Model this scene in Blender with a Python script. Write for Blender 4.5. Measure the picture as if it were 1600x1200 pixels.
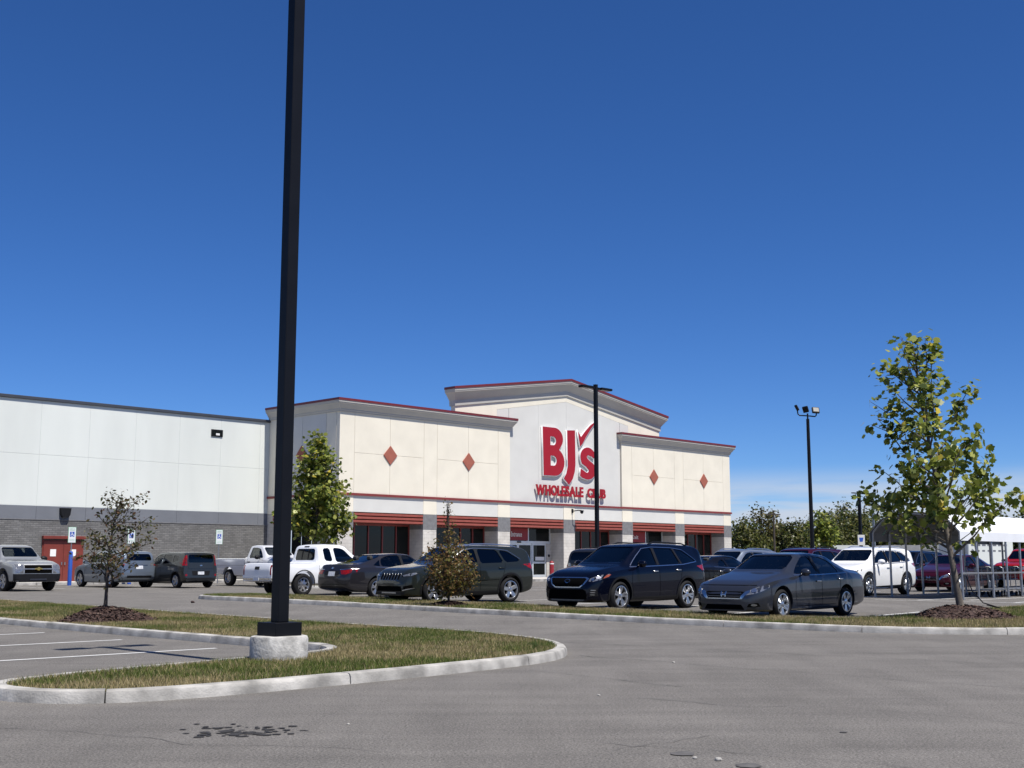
import bpy, bmesh, math, random
import numpy as np
from mathutils import Vector, Matrix
from mathutils.bvhtree import BVHTree
random.seed(7); RNG = np.random.default_rng(7)
for o in list(bpy.data.objects): bpy.data.objects.remove(o, do_unlink=True)
SC = bpy.context.scene
COL = SC.collection
rad = math.radians

# ---------------------------------------------------------------- camera
cam_d = bpy.data.cameras.new('camera'); cam = bpy.data.objects.new('camera', cam_d); COL.objects.link(cam)
cam.location = (0, 0, 1.3); cam.rotation_euler = (rad(90 + 8.41), 0, 0)
cam_d.sensor_width = 36; cam_d.lens = 36 * 1880 / 1600; cam_d.clip_start = .1; cam_d.clip_end = 3000
SC.camera = cam
# ---------------------------------------------------------------- light
SUN_H = Vector((.692, -.722, 0)).normalized(); SUN_EL = rad(62.5)
to_sun = Vector((SUN_H.x * math.cos(SUN_EL), SUN_H.y * math.cos(SUN_EL), math.sin(SUN_EL)))
sd = bpy.data.lights.new('sun', 'SUN'); sd.energy = 4.6; sd.angle = rad(.53); sd.color = (1, .955, .89)
so = bpy.data.objects.new('sun', sd); COL.objects.link(so)
so.rotation_euler = to_sun.to_track_quat('Z', 'Y').to_euler(); so.location = (20, -20, 40)
wd = bpy.data.worlds.new('World'); SC.world = wd; wd.use_nodes = True
wn = wd.node_tree; wn.nodes.clear()
def N_(nt, t, **kw):
    n = nt.nodes.new(t)
    for k, v in kw.items(): setattr(n, k, v)
    return n
wout = N_(wn, 'ShaderNodeOutputWorld'); wbg = N_(wn, 'ShaderNodeBackground')
sky = N_(wn, 'ShaderNodeTexSky', sky_type='NISHITA', sun_disc=False)
sky.sun_elevation = SUN_EL; sky.sun_rotation = math.atan2(SUN_H.x, SUN_H.y)
sky.altitude = 3000; sky.air_density = 1.0; sky.dust_density = 0; sky.ozone_density = 10
wbg.inputs['Strength'].default_value = .083
# thin high cloud streaks low over the horizon
tc = N_(wn, 'ShaderNodeTexCoord'); sep = N_(wn, 'ShaderNodeSeparateXYZ'); wn.links.new(tc.outputs['Generated'], sep.inputs[0])
mp = N_(wn, 'ShaderNodeMapping'); mp.inputs['Scale'].default_value = (2.2, 2.2, 26); mp.inputs['Location'].default_value = (.3, .6, .9)
wn.links.new(tc.outputs['Generated'], mp.inputs[0])
nz = N_(wn, 'ShaderNodeTexNoise'); nz.inputs['Scale'].default_value = 2.4; nz.inputs['Detail'].default_value = 7; nz.inputs['Roughness'].default_value = .55
nz.inputs['Distortion'].default_value = .5
wn.links.new(mp.outputs[0], nz.inputs['Vector'])
cr = N_(wn, 'ShaderNodeMapRange'); cr.inputs[1].default_value = .27; cr.inputs[2].default_value = .52
wn.links.new(nz.outputs['Fac'], cr.inputs[0])
band = N_(wn, 'ShaderNodeMapRange', interpolation_type='SMOOTHSTEP'); band.inputs[1].default_value = .08; band.inputs[2].default_value = .045
wn.links.new(sep.outputs['Z'], band.inputs[0])
mul = N_(wn, 'ShaderNodeMath', operation='MULTIPLY'); wn.links.new(cr.outputs[0], mul.inputs[0]); wn.links.new(band.outputs[0], mul.inputs[1])
mul2 = N_(wn, 'ShaderNodeMath', operation='MULTIPLY'); mul2.inputs[1].default_value = .95; wn.links.new(mul.outputs[0], mul2.inputs[0])
mixc = N_(wn, 'ShaderNodeMixRGB'); mixc.inputs[2].default_value = (4.9, 5.5, 6.5, 1)
wn.links.new(mul2.outputs[0], mixc.inputs[0]); hs = N_(wn, 'ShaderNodeHueSaturation'); hs.inputs['Hue'].default_value = .507; hs.inputs['Saturation'].default_value = 1.13; wn.links.new(sky.outputs[0], hs.inputs['Color']); wn.links.new(hs.outputs[0], mixc.inputs[1])
wn.links.new(mixc.outputs[0], wbg.inputs['Color']); wn.links.new(wbg.outputs[0], wout.inputs[0])
vs = SC.view_settings
SC.display_settings.display_device = 'sRGB'
vs.view_transform = 'Standard'; vs.look = 'None'; vs.gamma = 1; vs.use_curve_mapping = False; vs.exposure = .5
SC.render.engine = 'CYCLES'

# ---------------------------------------------------------------- site frame: s along the store front, n towards the car park
P0 = Vector((1.48, 80.75, 0)); DV = Vector((.6966, .7175, 0)); NV = Vector((.7175, -.6966, 0))
SITE_ROT = math.atan2(DV.y, DV.x)
def SW(s, n, z=0.): return P0 + DV * s + NV * n + Vector((0, 0, z))
def sstep(a, b, x):
    t = min(1, max(0, (x - a) / (b - a))); return t * t * (3 - 2 * t)
def gz(x, y): return .14 * sstep(22, 38, y)

# ---------------------------------------------------------------- object helpers
def tag(o, label=None, cat=None, group=None, kind=None):
    if label: o['label'] = label
    if cat: o['category'] = cat
    if group: o['group'] = group
    if kind: o['kind'] = kind
    return o
def empty(name, loc=(0, 0, 0), rz=0, parent=None):
    o = bpy.data.objects.new(name, None); COL.objects.link(o); o.location = loc; o.rotation_euler = (0, 0, rz)
    o.empty_display_size = .2
    if parent: o.parent = parent
    return o
def link(name, me, parent=None, loc=None, rz=None):
    o = bpy.data.objects.new(name, me); COL.objects.link(o)
    if parent: o.parent = parent
    if loc is not None: o.location = loc
    if rz is not None: o.rotation_euler = (0, 0, rz)
    return o
class MB:
    def __init__(s): s.v = []; s.f = []; s.m = []
    def add(s, vs_, fs, m=0):
        b = len(s.v); s.v += [tuple(v) for v in vs_]; s.f += [tuple(i + b for i in f) for f in fs]; s.m += [m] * len(fs); return s
    def box(s, x0, y0, z0, x1, y1, z1, m=0):
        return s.add([(x0, y0, z0), (x1, y0, z0), (x1, y1, z0), (x0, y1, z0), (x0, y0, z1), (x1, y0, z1), (x1, y1, z1), (x0, y1, z1)],
                     [(0, 3, 2, 1), (4, 5, 6, 7), (0, 1, 5, 4), (1, 2, 6, 5), (2, 3, 7, 6), (3, 0, 4, 7)], m)
    def bbox(s, x0, y0, z0, x1, y1, z1, b=.01, m=0):
        bm = bmesh.new(); bmesh.ops.create_cube(bm, size=1)
        for v in bm.verts: v.co = Vector(((x0 + x1) / 2 + v.co.x * (x1 - x0), (y0 + y1) / 2 + v.co.y * (y1 - y0), (z0 + z1) / 2 + v.co.z * (z1 - z0)))
        bmesh.ops.bevel(bm, geom=list(bm.edges), offset=b, segments=1, affect='EDGES', profile=.5)
        s.bm(bm, m); bm.free(); return s
    def bm(s, bm, m=0):
        bm.verts.ensure_lookup_table()
        return s.add([v.co[:] for v in bm.verts], [[v.index for v in f.verts] for f in bm.faces], m) if bm.verts.index_update() is None else s
    def prism(s, poly, d0, d1, ax='y', m=0):
        n = len(poly)
        def P(a, b, d): return {'y': (a, d, b), 'x': (d, a, b), 'z': (a, b, d)}[ax]
        vs_ = [P(a, b, d0) for a, b in poly] + [P(a, b, d1) for a, b in poly]
        return s.add(vs_, [tuple(range(n)), tuple(range(2 * n - 1, n - 1, -1))] + [(i, i + n, (i + 1) % n + n, (i + 1) % n) for i in range(n)], m)
    def tube(s, path, r, n=8, m=0, cap=True):
        path = [Vector(p) for p in path]; rs = r if isinstance(r, (list, tuple)) else [r] * len(path)
        vs_ = []; fs = []; up = None
        for i, p in enumerate(path):
            t = (path[min(i + 1, len(path) - 1)] - path[max(i - 1, 0)]).normalized()
            if up is None: up = t.orthogonal().normalized()
            a = (up - t * up.dot(t))
            a = a.normalized() if a.length > 1e-5 else t.orthogonal().normalized()
            up = a; b = t.cross(a)
            for k in range(n):
                an = 2 * math.pi * k / n; vs_.append(p + (a * math.cos(an) + b * math.sin(an)) * rs[i])
        for i in range(len(path) - 1):
            for k in range(n):
                fs.append((i * n + k, i * n + (k + 1) % n, (i + 1) * n + (k + 1) % n, (i + 1) * n + k))
        if cap: fs.append(tuple(range(n - 1, -1, -1))); fs.append(tuple(range((len(path) - 1) * n, len(path) * n)))
        return s.add(vs_, fs, m)
    def lathe(s, prof, n=24, m=0, axis='z', c=(0, 0, 0)):
        vs_ = []; fs = []; c = Vector(c); k = len(prof)
        for i in range(n):
            a = 2 * math.pi * i / n
            for r, h in prof:
                vs_.append(c + (Vector((r * math.cos(a), r * math.sin(a), h)) if axis == 'z' else Vector((r * math.cos(a), h, r * math.sin(a)))))
        for i in range(n):
            for j in range(k - 1):
                fs.append((i * k + j, ((i + 1) % n) * k + j, ((i + 1) % n) * k + j + 1, i * k + j + 1))
        return s.add(vs_, fs, m)
    def sphere(s, c, r, m=0, seg=10, ring=6):
        rx, ry, rz = r if isinstance(r, (tuple, list)) else (r, r, r)
        vs_ = [(c[0], c[1], c[2] - rz)]; fs = []
        for j in range(1, ring):
            ph = -math.pi / 2 + math.pi * j / ring
            for i in range(seg):
                a = 2 * math.pi * i / seg
                vs_.append((c[0] + rx * math.cos(ph) * math.cos(a), c[1] + ry * math.cos(ph) * math.sin(a), c[2] + rz * math.sin(ph)))
        vs_.append((c[0], c[1], c[2] + rz)); L = len(vs_) - 1
        for i in range(seg):
            fs.append((0, 1 + (i + 1) % seg, 1 + i)); b = 1 + (ring - 2) * seg
            fs.append((b + i, b + (i + 1) % seg, L))
            for j in range(ring - 2):
                a0 = 1 + j * seg; a1 = a0 + seg
                fs.append((a0 + i, a0 + (i + 1) % seg, a1 + (i + 1) % seg, a1 + i))
        return s.add(vs_, fs, m)
    def xform(s, M):
        s.v = [tuple(M @ Vector(v)) for v in s.v]; return s
    def mesh(s, name, mats, smooth=None):
        me = bpy.data.meshes.new(name); me.from_pydata(s.v, [], s.f)
        for mm in (mats if isinstance(mats, (list, tuple)) else [mats]): me.materials.append(mm)
        if any(s.m): me.polygons.foreach_set('material_index', s.m)
        if smooth is not None:
            me.polygons.foreach_set('use_smooth', [True] * len(me.polygons))
            if smooth < 180: me.set_sharp_from_angle(angle=rad(smooth))
        me.update(); return me
    def build(s, name, mats, parent=None, smooth=None, loc=None, rz=None):
        return link(name, s.mesh(name, mats, smooth), parent, loc, rz)
def copy_tree(o, parent=None):
    c = o.copy(); COL.objects.link(c); c.parent = parent
    for ch in list(o.children): copy_tree(ch, c)
    return c

# ---------------------------------------------------------------- materials
MATS = {}
def pm(name, col, rough=.6, metal=0., var=.06, vs_=2., bump=0., bs=60., coat=0., spec=.5, det=5., streak=None, dirt=None):
    m = bpy.data.materials.new(name); m.use_nodes = True; nt = m.node_tree; b = nt.nodes['Principled BSDF']
    b.inputs['Roughness'].default_value = rough; b.inputs['Metallic'].default_value = metal
    b.inputs['Specular IOR Level'].default_value = spec
    if coat: b.inputs['Coat Weight'].default_value = coat; b.inputs['Coat Roughness'].default_value = .03
    b.inputs['Base Color'].default_value = (*col, 1)
    if var or bump:
        t = N_(nt, 'ShaderNodeTexCoord')
    if var:
        vec = t.outputs['Object']
        if streak:
            mpn = N_(nt, 'ShaderNodeMapping'); mpn.inputs['Scale'].default_value = streak; nt.links.new(vec, mpn.inputs[0]); vec = mpn.outputs[0]
        n = N_(nt, 'ShaderNodeTexNoise'); n.inputs['Scale'].default_value = vs_; n.inputs['Detail'].default_value = det
        nt.links.new(vec, n.inputs['Vector'])
        r = N_(nt, 'ShaderNodeValToRGB'); e = r.color_ramp.elements
        e[0].position = .3; e[1].position = .7
        e[0].color = (*[max(0, c * (1 - var * 1.3)) for c in col], 1); e[1].color = (*[min(1, c * (1 + var)) for c in col], 1)
        nt.links.new(n.outputs['Fac'], r.inputs[0]); out = r.outputs[0]
        nt.links.new(out, b.inputs['Base Color'])
    if bump:
        n2 = N_(nt, 'ShaderNodeTexNoise'); n2.inputs['Scale'].default_value = bs; n2.inputs['Detail'].default_value = 4
        nt.links.new(t.outputs['Object'], n2.inputs['Vector'])
        bp = N_(nt, 'ShaderNodeBump'); bp.inputs['Strength'].default_value = bump; bp.inputs['Distance'].default_value = .01
        nt.links.new(n2.outputs['Fac'], bp.inputs['Height']); nt.links.new(bp.outputs[0], b.inputs['Normal'])
    MATS[name] = m; return m
def brick_mat(name, c1, c2, mortar, sx, sz, mw, rough=.85):
    # courses of blocks on upright faces: u runs along the wall, v is height
    m = bpy.data.materials.new(name); m.use_nodes = True; nt = m.node_tree; b = nt.nodes['Principled BSDF']; b.inputs['Roughness'].default_value = rough
    t = N_(nt, 'ShaderNodeTexCoord'); sp = N_(nt, 'ShaderNodeSeparateXYZ'); nt.links.new(t.outputs['Object'], sp.inputs[0])
    ad = N_(nt, 'ShaderNodeMath', operation='ADD'); nt.links.new(sp.outputs['X'], ad.inputs[0]); nt.links.new(sp.outputs['Y'], ad.inputs[1])
    cb = N_(nt, 'ShaderNodeCombineXYZ'); nt.links.new(ad.outputs[0], cb.inputs[0]); nt.links.new(sp.outputs['Z'], cb.inputs[1])
    br = N_(nt, 'ShaderNodeTexBrick'); br.inputs['Scale'].default_value = 1; br.inputs['Brick Width'].default_value = sx; br.inputs['Row Height'].default_value = sz
    br.inputs['Mortar Size'].default_value = mw; br.inputs['Color1'].default_value = (*c1, 1); br.inputs['Color2'].default_value = (*c2, 1); br.inputs['Mortar'].default_value = (*mortar, 1)
    nt.links.new(cb.outputs[0], br.inputs['Vector'])
    n = N_(nt, 'ShaderNodeTexNoise'); n.inputs['Scale'].default_value = 1.3; n.inputs['Detail'].default_value = 6; nt.links.new(t.outputs['Object'], n.inputs['Vector'])
    mx = N_(nt, 'ShaderNodeMixRGB', blend_type='MULTIPLY'); mx.inputs[0].default_value = .5
    rp = N_(nt, 'ShaderNodeValToRGB'); rp.color_ramp.elements[0].color = (.45, .45, .45, 1); rp.color_ramp.elements[1].color = (1.0, 1.0, 1.0, 1); rp.color_ramp.elements[0].position = .3; rp.color_ramp.elements[1].position = .65
    nt.links.new(n.outputs['Fac'], rp.inputs[0]); nt.links.new(br.outputs['Color'], mx.inputs[1]); nt.links.new(rp.outputs[0], mx.inputs[2])
    nt.links.new(mx.outputs[0], b.inputs['Base Color'])
    bp = N_(nt, 'ShaderNodeBump', invert=True); bp.inputs['Strength'].default_value = .5; bp.inputs['Distance'].default_value = .01
    nt.links.new(br.outputs['Fac'], bp.inputs['Height']); nt.links.new(bp.outputs[0], b.inputs['Normal'])
    MATS[name] = m; return m
def glass_mat(name, tint, refl=1.0):
    m = bpy.data.materials.new(name); m.use_nodes = True; nt = m.node_tree; nt.nodes.clear()
    o = N_(nt, 'ShaderNodeOutputMaterial'); tr = N_(nt, 'ShaderNodeBsdfTransparent'); tr.inputs[0].default_value = (*tint, 1)
    g = N_(nt, 'ShaderNodeBsdfGlossy'); g.inputs['Roughness'].default_value = .015; g.inputs['Color'].default_value = (refl, refl, refl, 1)
    fr = N_(nt, 'ShaderNodeFresnel'); fr.inputs[0].default_value = 1.5; mx = N_(nt, 'ShaderNodeMixShader')
    nt.links.new(fr.outputs[0], mx.inputs[0]); nt.links.new(tr.outputs[0], mx.inputs[1]); nt.links.new(g.outputs[0], mx.inputs[2]); nt.links.new(mx.outputs[0], o.inputs[0])
    MATS[name] = m; return m
def leaf_mat(name, rough=.5, trans=.35, attr='Col'):
    m = bpy.data.materials.new(name); m.use_nodes = True; nt = m.node_tree; b = nt.nodes['Principled BSDF']; o = nt.nodes['Material Output']
    a = N_(nt, 'ShaderNodeAttribute', attribute_name=attr); b.inputs['Roughness'].default_value = rough; b.inputs['Specular IOR Level'].default_value = .35
    nt.links.new(a.outputs['Color'], b.inputs['Base Color'])
    t = N_(nt, 'ShaderNodeBsdfTranslucent'); nt.links.new(a.outputs['Color'], t.inputs[0])
    mx = N_(nt, 'ShaderNodeMixShader'); mx.inputs[0].default_value = trans
    nt.links.new(b.outputs[0], mx.inputs[1]); nt.links.new(t.outputs[0], mx.inputs[2]); nt.links.new(mx.outputs[0], o.inputs[0])
    MATS[name] = m; return m
def asphalt_mat(name, base):
    m = bpy.data.materials.new(name); m.use_nodes = True; nt = m.node_tree; b = nt.nodes['Principled BSDF']; b.inputs['Roughness'].default_value = .88; b.inputs['Specular IOR Level'].default_value = .3
    g = N_(nt, 'ShaderNodeNewGeometry')
    def noise(scale, det, sc=None, rot=0, rough=.55):
        v = g.outputs['Position']
        if sc:
            mpn = N_(nt, 'ShaderNodeMapping'); mpn.inputs['Scale'].default_value = sc; mpn.inputs['Rotation'].default_value = (0, 0, rot); nt.links.new(v, mpn.inputs[0]); v = mpn.outputs[0]
        n = N_(nt, 'ShaderNodeTexNoise'); n.inputs['Scale'].default_value = scale; n.inputs['Detail'].default_value = det; n.inputs['Roughness'].default_value = rough
        nt.links.new(v, n.inputs['Vector']); return n.outputs['Fac']
    def rng(f, a, b_, lo, hi):
        r = N_(nt, 'ShaderNodeMapRange'); r.inputs[1].default_value = a; r.inputs[2].default_value = b_; r.inputs[3].default_value = lo; r.inputs[4].default_value = hi; nt.links.new(f, r.inputs[0]); return r.outputs[0]
    def mulf(a, b_):
        k = N_(nt, 'ShaderNodeMath', operation='MULTIPLY'); nt.links.new(a, k.inputs[0]); nt.links.new(b_, k.inputs[1]); return k.outputs[0]
    f1 = rng(noise(58, 3, rough=.8), .33, .67, .32, 1.68)
    f2 = rng(noise(.55, 6), .3, .7, .86, 1.12)
    f3 = rng(noise(1.0, 5, (.35, 2.6, 1), -SITE_ROT + rad(0)), .35, .7, 1.06, .88)      # tyre polish along the lanes
    f4 = rng(noise(1.0, 5, (2.2, .3, 1), -SITE_ROT), .4, .72, 1.04, .9)
    f5 = rng(noise(24, 4), .35, .68, .86, 1.12)
    tot = mulf(mulf(mulf(f1, f2), mulf(f3, f4)), f5)
    mx = N_(nt, 'ShaderNodeMixRGB', blend_type='MULTIPLY'); mx.inputs[0].default_value = 1; mx.inputs[1].default_value = (*base, 1)
    nt.links.new(tot, mx.inputs[2]); nt.links.new(mx.outputs[0], b.inputs['Base Color'])
    bp = N_(nt, 'ShaderNodeBump'); bp.inputs['Strength'].default_value = .8; bp.inputs['Distance'].default_value = .01
    nt.links.new(noise(70, 3, rough=.8), bp.inputs['Height']); nt.links.new(bp.outputs[0], b.inputs['Normal'])
    MATS[name] = m; return m
def ground_mat(name, cols, scale=1.2):
    m = bpy.data.materials.new(name); m.use_nodes = True; nt = m.node_tree; b = nt.nodes['Principled BSDF']; b.inputs['Roughness'].default_value = .95; b.inputs['Specular IOR Level'].default_value = .1
    g = N_(nt, 'ShaderNodeNewGeometry'); n = N_(nt, 'ShaderNodeTexNoise'); n.inputs['Scale'].default_value = scale; n.inputs['Detail'].default_value = 10; n.inputs['Roughness'].default_value = .7
    nt.links.new(g.outputs['Position'], n.inputs['Vector']); r = N_(nt, 'ShaderNodeValToRGB'); r.color_ramp.elements[0].position = .35; r.color_ramp.elements[1].position = .65
    r.color_ramp.elements[0].color = (*cols[0], 1); r.color_ramp.elements[1].color = (*cols[-1], 1)
    if len(cols) > 2: e = r.color_ramp.elements.new(.5); e.color = (*cols[1], 1)
    nt.links.new(n.outputs['Fac'], r.inputs[0]); nt.links.new(r.outputs[0], b.inputs['Base Color'])
    MATS[name] = m; return m
asphalt_mat('asphalt', (.152, .142, .129))
pm('crack', (.06, .058, .055), .9, var=.3, vs_=8)
pm('seam', (.098, .093, .088), .9, var=.3, vs_=8)
pm('wet', (.042, .040, .038), .7, var=.25, vs_=30, spec=.15)
pm('road_paint', (.62, .62, .6), .8, var=.16, vs_=5, det=9)
pm('kerb_concrete', (.365, .352, .325), .92, var=.34, vs_=3.2, bump=.6, bs=45, det=12, spec=.2)
pm('concrete', (.5, .48, .44), .9, var=.12, vs_=.9, bump=.3, bs=50, det=9)
pm('pier_concrete', (.42, .41, .385), .92, var=.34, vs_=7, bump=1, bs=22, det=12, spec=.2)
ground_mat('soil', [(.06, .07, .02), (.12, .10, .05), (.16, .13, .075)], 1.6)
ground_mat('field', [(.05, .065, .025), (.075, .08, .035), (.1, .095, .05)], .3)
pm('mulch', (.055, .032, .026), .95, var=.5, vs_=14, bump=1, bs=35, det=9)
leaf_mat('grass', .7, .3); leaf_mat('leaf', .4, .42); leaf_mat('chip', .95, 0)
pm('bark', (.13, .11, .09), .9, var=.35, vs_=9, bump=.8, bs=30, streak=(1, 1, .25))
pm('bark_dark', (.07, .055, .045), .9, var=.3, vs_=9, bump=.6, bs=30)
pm('black_metal', (.0055, .006, .008), .45, var=.15, vs_=3, bump=.05, bs=30, spec=.2)
pm('galvanised', (.32, .33, .34), .45, .75, var=.15, vs_=5)
pm('white_metal', (.78, .79, .8), .4, .0, var=.04, vs_=2)
pm('lens', (.07, .066, .058), .3, var=.1, vs_=30)
pm('rubber', (.016, .016, .017), .8, var=.2, vs_=14, spec=.15)
pm('black_plastic', (.011, .011, .012), .5, var=.1, vs_=6, spec=.2)
pm('interior', (.02, .019, .019), .85, var=.1, spec=.1)
pm('seat_cloth', (.035, .034, .034), .9, var=.15, vs_=9)
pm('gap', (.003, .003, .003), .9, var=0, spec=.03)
pm('chrome', (.62, .61, .6), .26, 1, var=0)
pm('alloy', (.52, .53, .55), .28, .9, var=.05)
pm('dark_alloy', (.12, .12, .13), .3, .9, var=.05)
pm('lamp_clear', (.24, .245, .255), .1, .5, var=.25, vs_=16, coat=1)
pm('lamp_red', (.24, .007, .007), .15, 0, var=.3, vs_=14, coat=.3, spec=.3)
pm('lamp_amber', (.32, .075, .03), .15, 0, var=.2, vs_=14, coat=.3)
pm('gold', (.65, .42, .1), .25, .8, var=0)
pm('plate', (.6, .62, .65), .5, var=.15, vs_=12)
glass_mat('car_glass', (.55, .59, .57)); glass_mat('tinted_glass', (.05, .055, .06))
# ================================================================ ground
def strip_sheet(name, x0, x1, ys, mat, dz):
    mb = MB(); vs_ = []; fs = []
    for y in ys: vs_ += [(x0, y, gz(0, y) + dz), (x1, y, gz(0, y) + dz)]
    for i in range(len(ys) - 1): fs.append((2 * i, 2 * i + 1, 2 * i + 3, 2 * i + 2))
    return mb.add(vs_, fs).build(name, mat, smooth=180)
YS = [-40, 0, 20] + [22 + .8 * i for i in range(21)] + [45, 60, 90, 140]
tag(strip_sheet('ground', -1500, 1500, YS + [300, 700, 2500], MATS['field'], -.04), kind='structure')
asph = tag(strip_sheet('car_park_asphalt', -95, 95, YS, MATS['asphalt'], 0), kind='structure')

def pip(px, py, poly):
    ins = np.zeros(len(px), bool); n = len(poly)
    for i in range(n):
        x0, y0 = poly[i]; x1, y1 = poly[(i + 1) % n]
        if y0 == y1: continue
        c = ((y0 > py) != (y1 > py)) & (px < (x1 - x0) * (py - y0) / (y1 - y0) + x0); ins ^= c
    return ins
def fill_mb(poly, step, zf):
    bm = bmesh.new(); vs_ = [bm.verts.new((x, y, 0)) for x, y in poly]
    es = [bm.edges.new((vs_[i], vs_[(i + 1) % len(vs_)])) for i in range(len(vs_))]
    bmesh.ops.triangle_fill(bm, use_beauty=True, edges=es, normal=(0, 0, 1))
    for ax in (0, 1):
        lo = min(p[ax] for p in poly); hi = max(p[ax] for p in poly); k = lo + step
        while k < hi:
            co = Vector((k, 0, 0)) if ax == 0 else Vector((0, k, 0)); no = Vector((1, 0, 0)) if ax == 0 else Vector((0, 1, 0))
            bmesh.ops.bisect_plane(bm, geom=list(bm.verts) + list(bm.edges) + list(bm.faces), plane_co=co, plane_no=no); k += step
    for v in bm.verts: v.co.z = zf(v.co.x, v.co.y)
    bmesh.ops.recalc_face_normals(bm, faces=bm.faces)
    for f in bm.faces:
        if f.normal.z < 0: f.normal_flip()
    mb = MB().bm(bm); bm.free(); return mb
def smooth_path(pts, it=2, closed=True):
    for _ in range(it):
        q = []; n = len(pts)
        for i in range(n):
            a, b = pts[i], pts[(i + 1) % n]
            q += [(a[0] * .75 + b[0] * .25, a[1] * .75 + b[1] * .25), (a[0] * .25 + b[0] * .75, a[1] * .25 + b[1] * .75)]
        pts = q
    return pts
def resample(pts, step):
    out = []; n = len(pts)
    for i in range(n):
        a = Vector((*pts[i], 0)); b = Vector((*pts[(i + 1) % n], 0)); L = (b - a).length; k = max(1, int(round(L / step)))
        for j in range(k): p = a.lerp(b, j / k); out.append((p.x, p.y))
    return out
def inset(pts, d):
    n = len(pts); area = sum(pts[i][0] * pts[(i + 1) % n][1] - pts[(i + 1) % n][0] * pts[i][1] for i in range(n)); sg = 1 if area > 0 else -1
    out = []
    for i in range(n):
        a = Vector((*pts[i - 1], 0)); b = Vector((*pts[(i + 1) % n], 0)); t = (b - a).normalized()
        out.append((pts[i][0] - t.y * d * sg, pts[i][1] + t.x * d * sg))
    return out
def island(name, path_sn, piece=3.05, grass_label=None, crown=.06):
    world = [(SW(s, n).x, SW(s, n).y) for s, n in path_sn]
    P = resample(world, .3)
    prof = [(0, -.03), (.010, .075), (.024, .108), (.048, .118), (.165, .12), (.165, -.03)]
    rings = [inset(P, d) for d, z in prof]
    core = [inset(P, .05), inset(P, .14)]
    n = len(P); mb = MB(); vs_ = []
    for i in range(n):
        for c, z in ((0, -.03), (0, .09), (1, .09), (1, -.03)):
            x, y = core[c][i]; vs_.append((x, y, gz(x, y) + z))
    fs = [(i * 4 + k, ((i + 1) % n) * 4 + k, ((i + 1) % n) * 4 + k + 1, i * 4 + k + 1) for i in range(n) for k in range(3)]
    k_obj = tag(mb.add(vs_, fs).build(name + '_kerb', MATS['crack']), kind='structure')
    per = max(4, int(round(piece / .3))); i = 0
    while i < n:
        j = min(i + per, n)
        if n - j < per // 3: j = n
        mb = MB(); vs_ = []; idx = list(range(i, j + 1)); jit = random.uniform(-.004, .004)
        for q, ii in enumerate(idx):
            for kx, (d, z) in enumerate(prof):
                x, y = rings[kx][ii % n]
                if q in (0, len(idx) - 1):      # open joint between two castings
                    ib = idx[1] if q == 0 else idx[-2]; xb, yb = rings[kx][ib % n]; l = math.hypot(xb - x, yb - y) + 1e-6
                    x += (xb - x) / l * .007; y += (yb - y) / l * .007
                vs_.append((x + random.uniform(-.0015, .0015), y, gz(x, y) + z + (jit if z > 0 else 0) + (random.uniform(-.002, .002) if z > .07 else 0)))
        K = len(prof); fs = [(q * K + k, (q + 1) * K + k, (q + 1) * K + k + 1, q * K + k + 1) for q in range(len(idx) - 1) for k in range(K - 1)]
        fs += [tuple(range(K)), tuple(range((len(idx) - 1) * K + K - 1, (len(idx) - 1) * K - 1, -1))]
        mb.add(vs_, fs).build('kerb_piece', MATS['kerb_concrete'], k_obj, smooth=40)
        i = j
    inner = inset(P, .15)
    bed = fill_mb(inner, .9, lambda x, y: gz(x, y) + .095)
    tag(bed.build(name + '_soil', MATS['soil'], smooth=180), kind='structure')
    return inner
def hash_noise(x, y, s, seed=0):
    # smooth value noise on numpy arrays
    rs = np.random.RandomState(seed); T = rs.rand(64, 64)
    u = x * s; v = y * s; i = np.floor(u).astype(int); j = np.floor(v).astype(int); fu = u - i; fv = v - j
    fu = fu * fu * (3 - 2 * fu); fv = fv * fv * (3 - 2 * fv); g = lambda a, b: T[a % 64, b % 64]
    return (g(i, j) * (1 - fu) + g(i + 1, j) * fu) * (1 - fv) + (g(i, j + 1) * (1 - fu) + g(i + 1, j + 1) * fu) * fv
def gzv(y):
    t = np.clip((y - 22) / 16., 0, 1); return .14 * t * t * (3 - 2 * t)
def tri_mesh(name, V, cols, per, mats, vpf=3):
    me = bpy.data.meshes.new(name); nv = len(V); nf = nv // vpf
    me.vertices.add(nv); me.vertices.foreach_set('co', V.astype(np.float32).ravel())
    me.loops.add(nv); me.loops.foreach_set('vertex_index', np.arange(nv, dtype=np.int32))
    me.polygons.add(nf); me.polygons.foreach_set('loop_start', np.arange(0, nv, vpf, dtype=np.int32))
    me.update(calc_edges=True); me.validate()
    ca = me.color_attributes.new('Col', 'FLOAT_COLOR', 'POINT')
    ca.data.foreach_set('color', np.concatenate([cols, np.ones((nv, 1))], 1).astype(np.float32).ravel())
    me.materials.append(mats); return me
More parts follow.
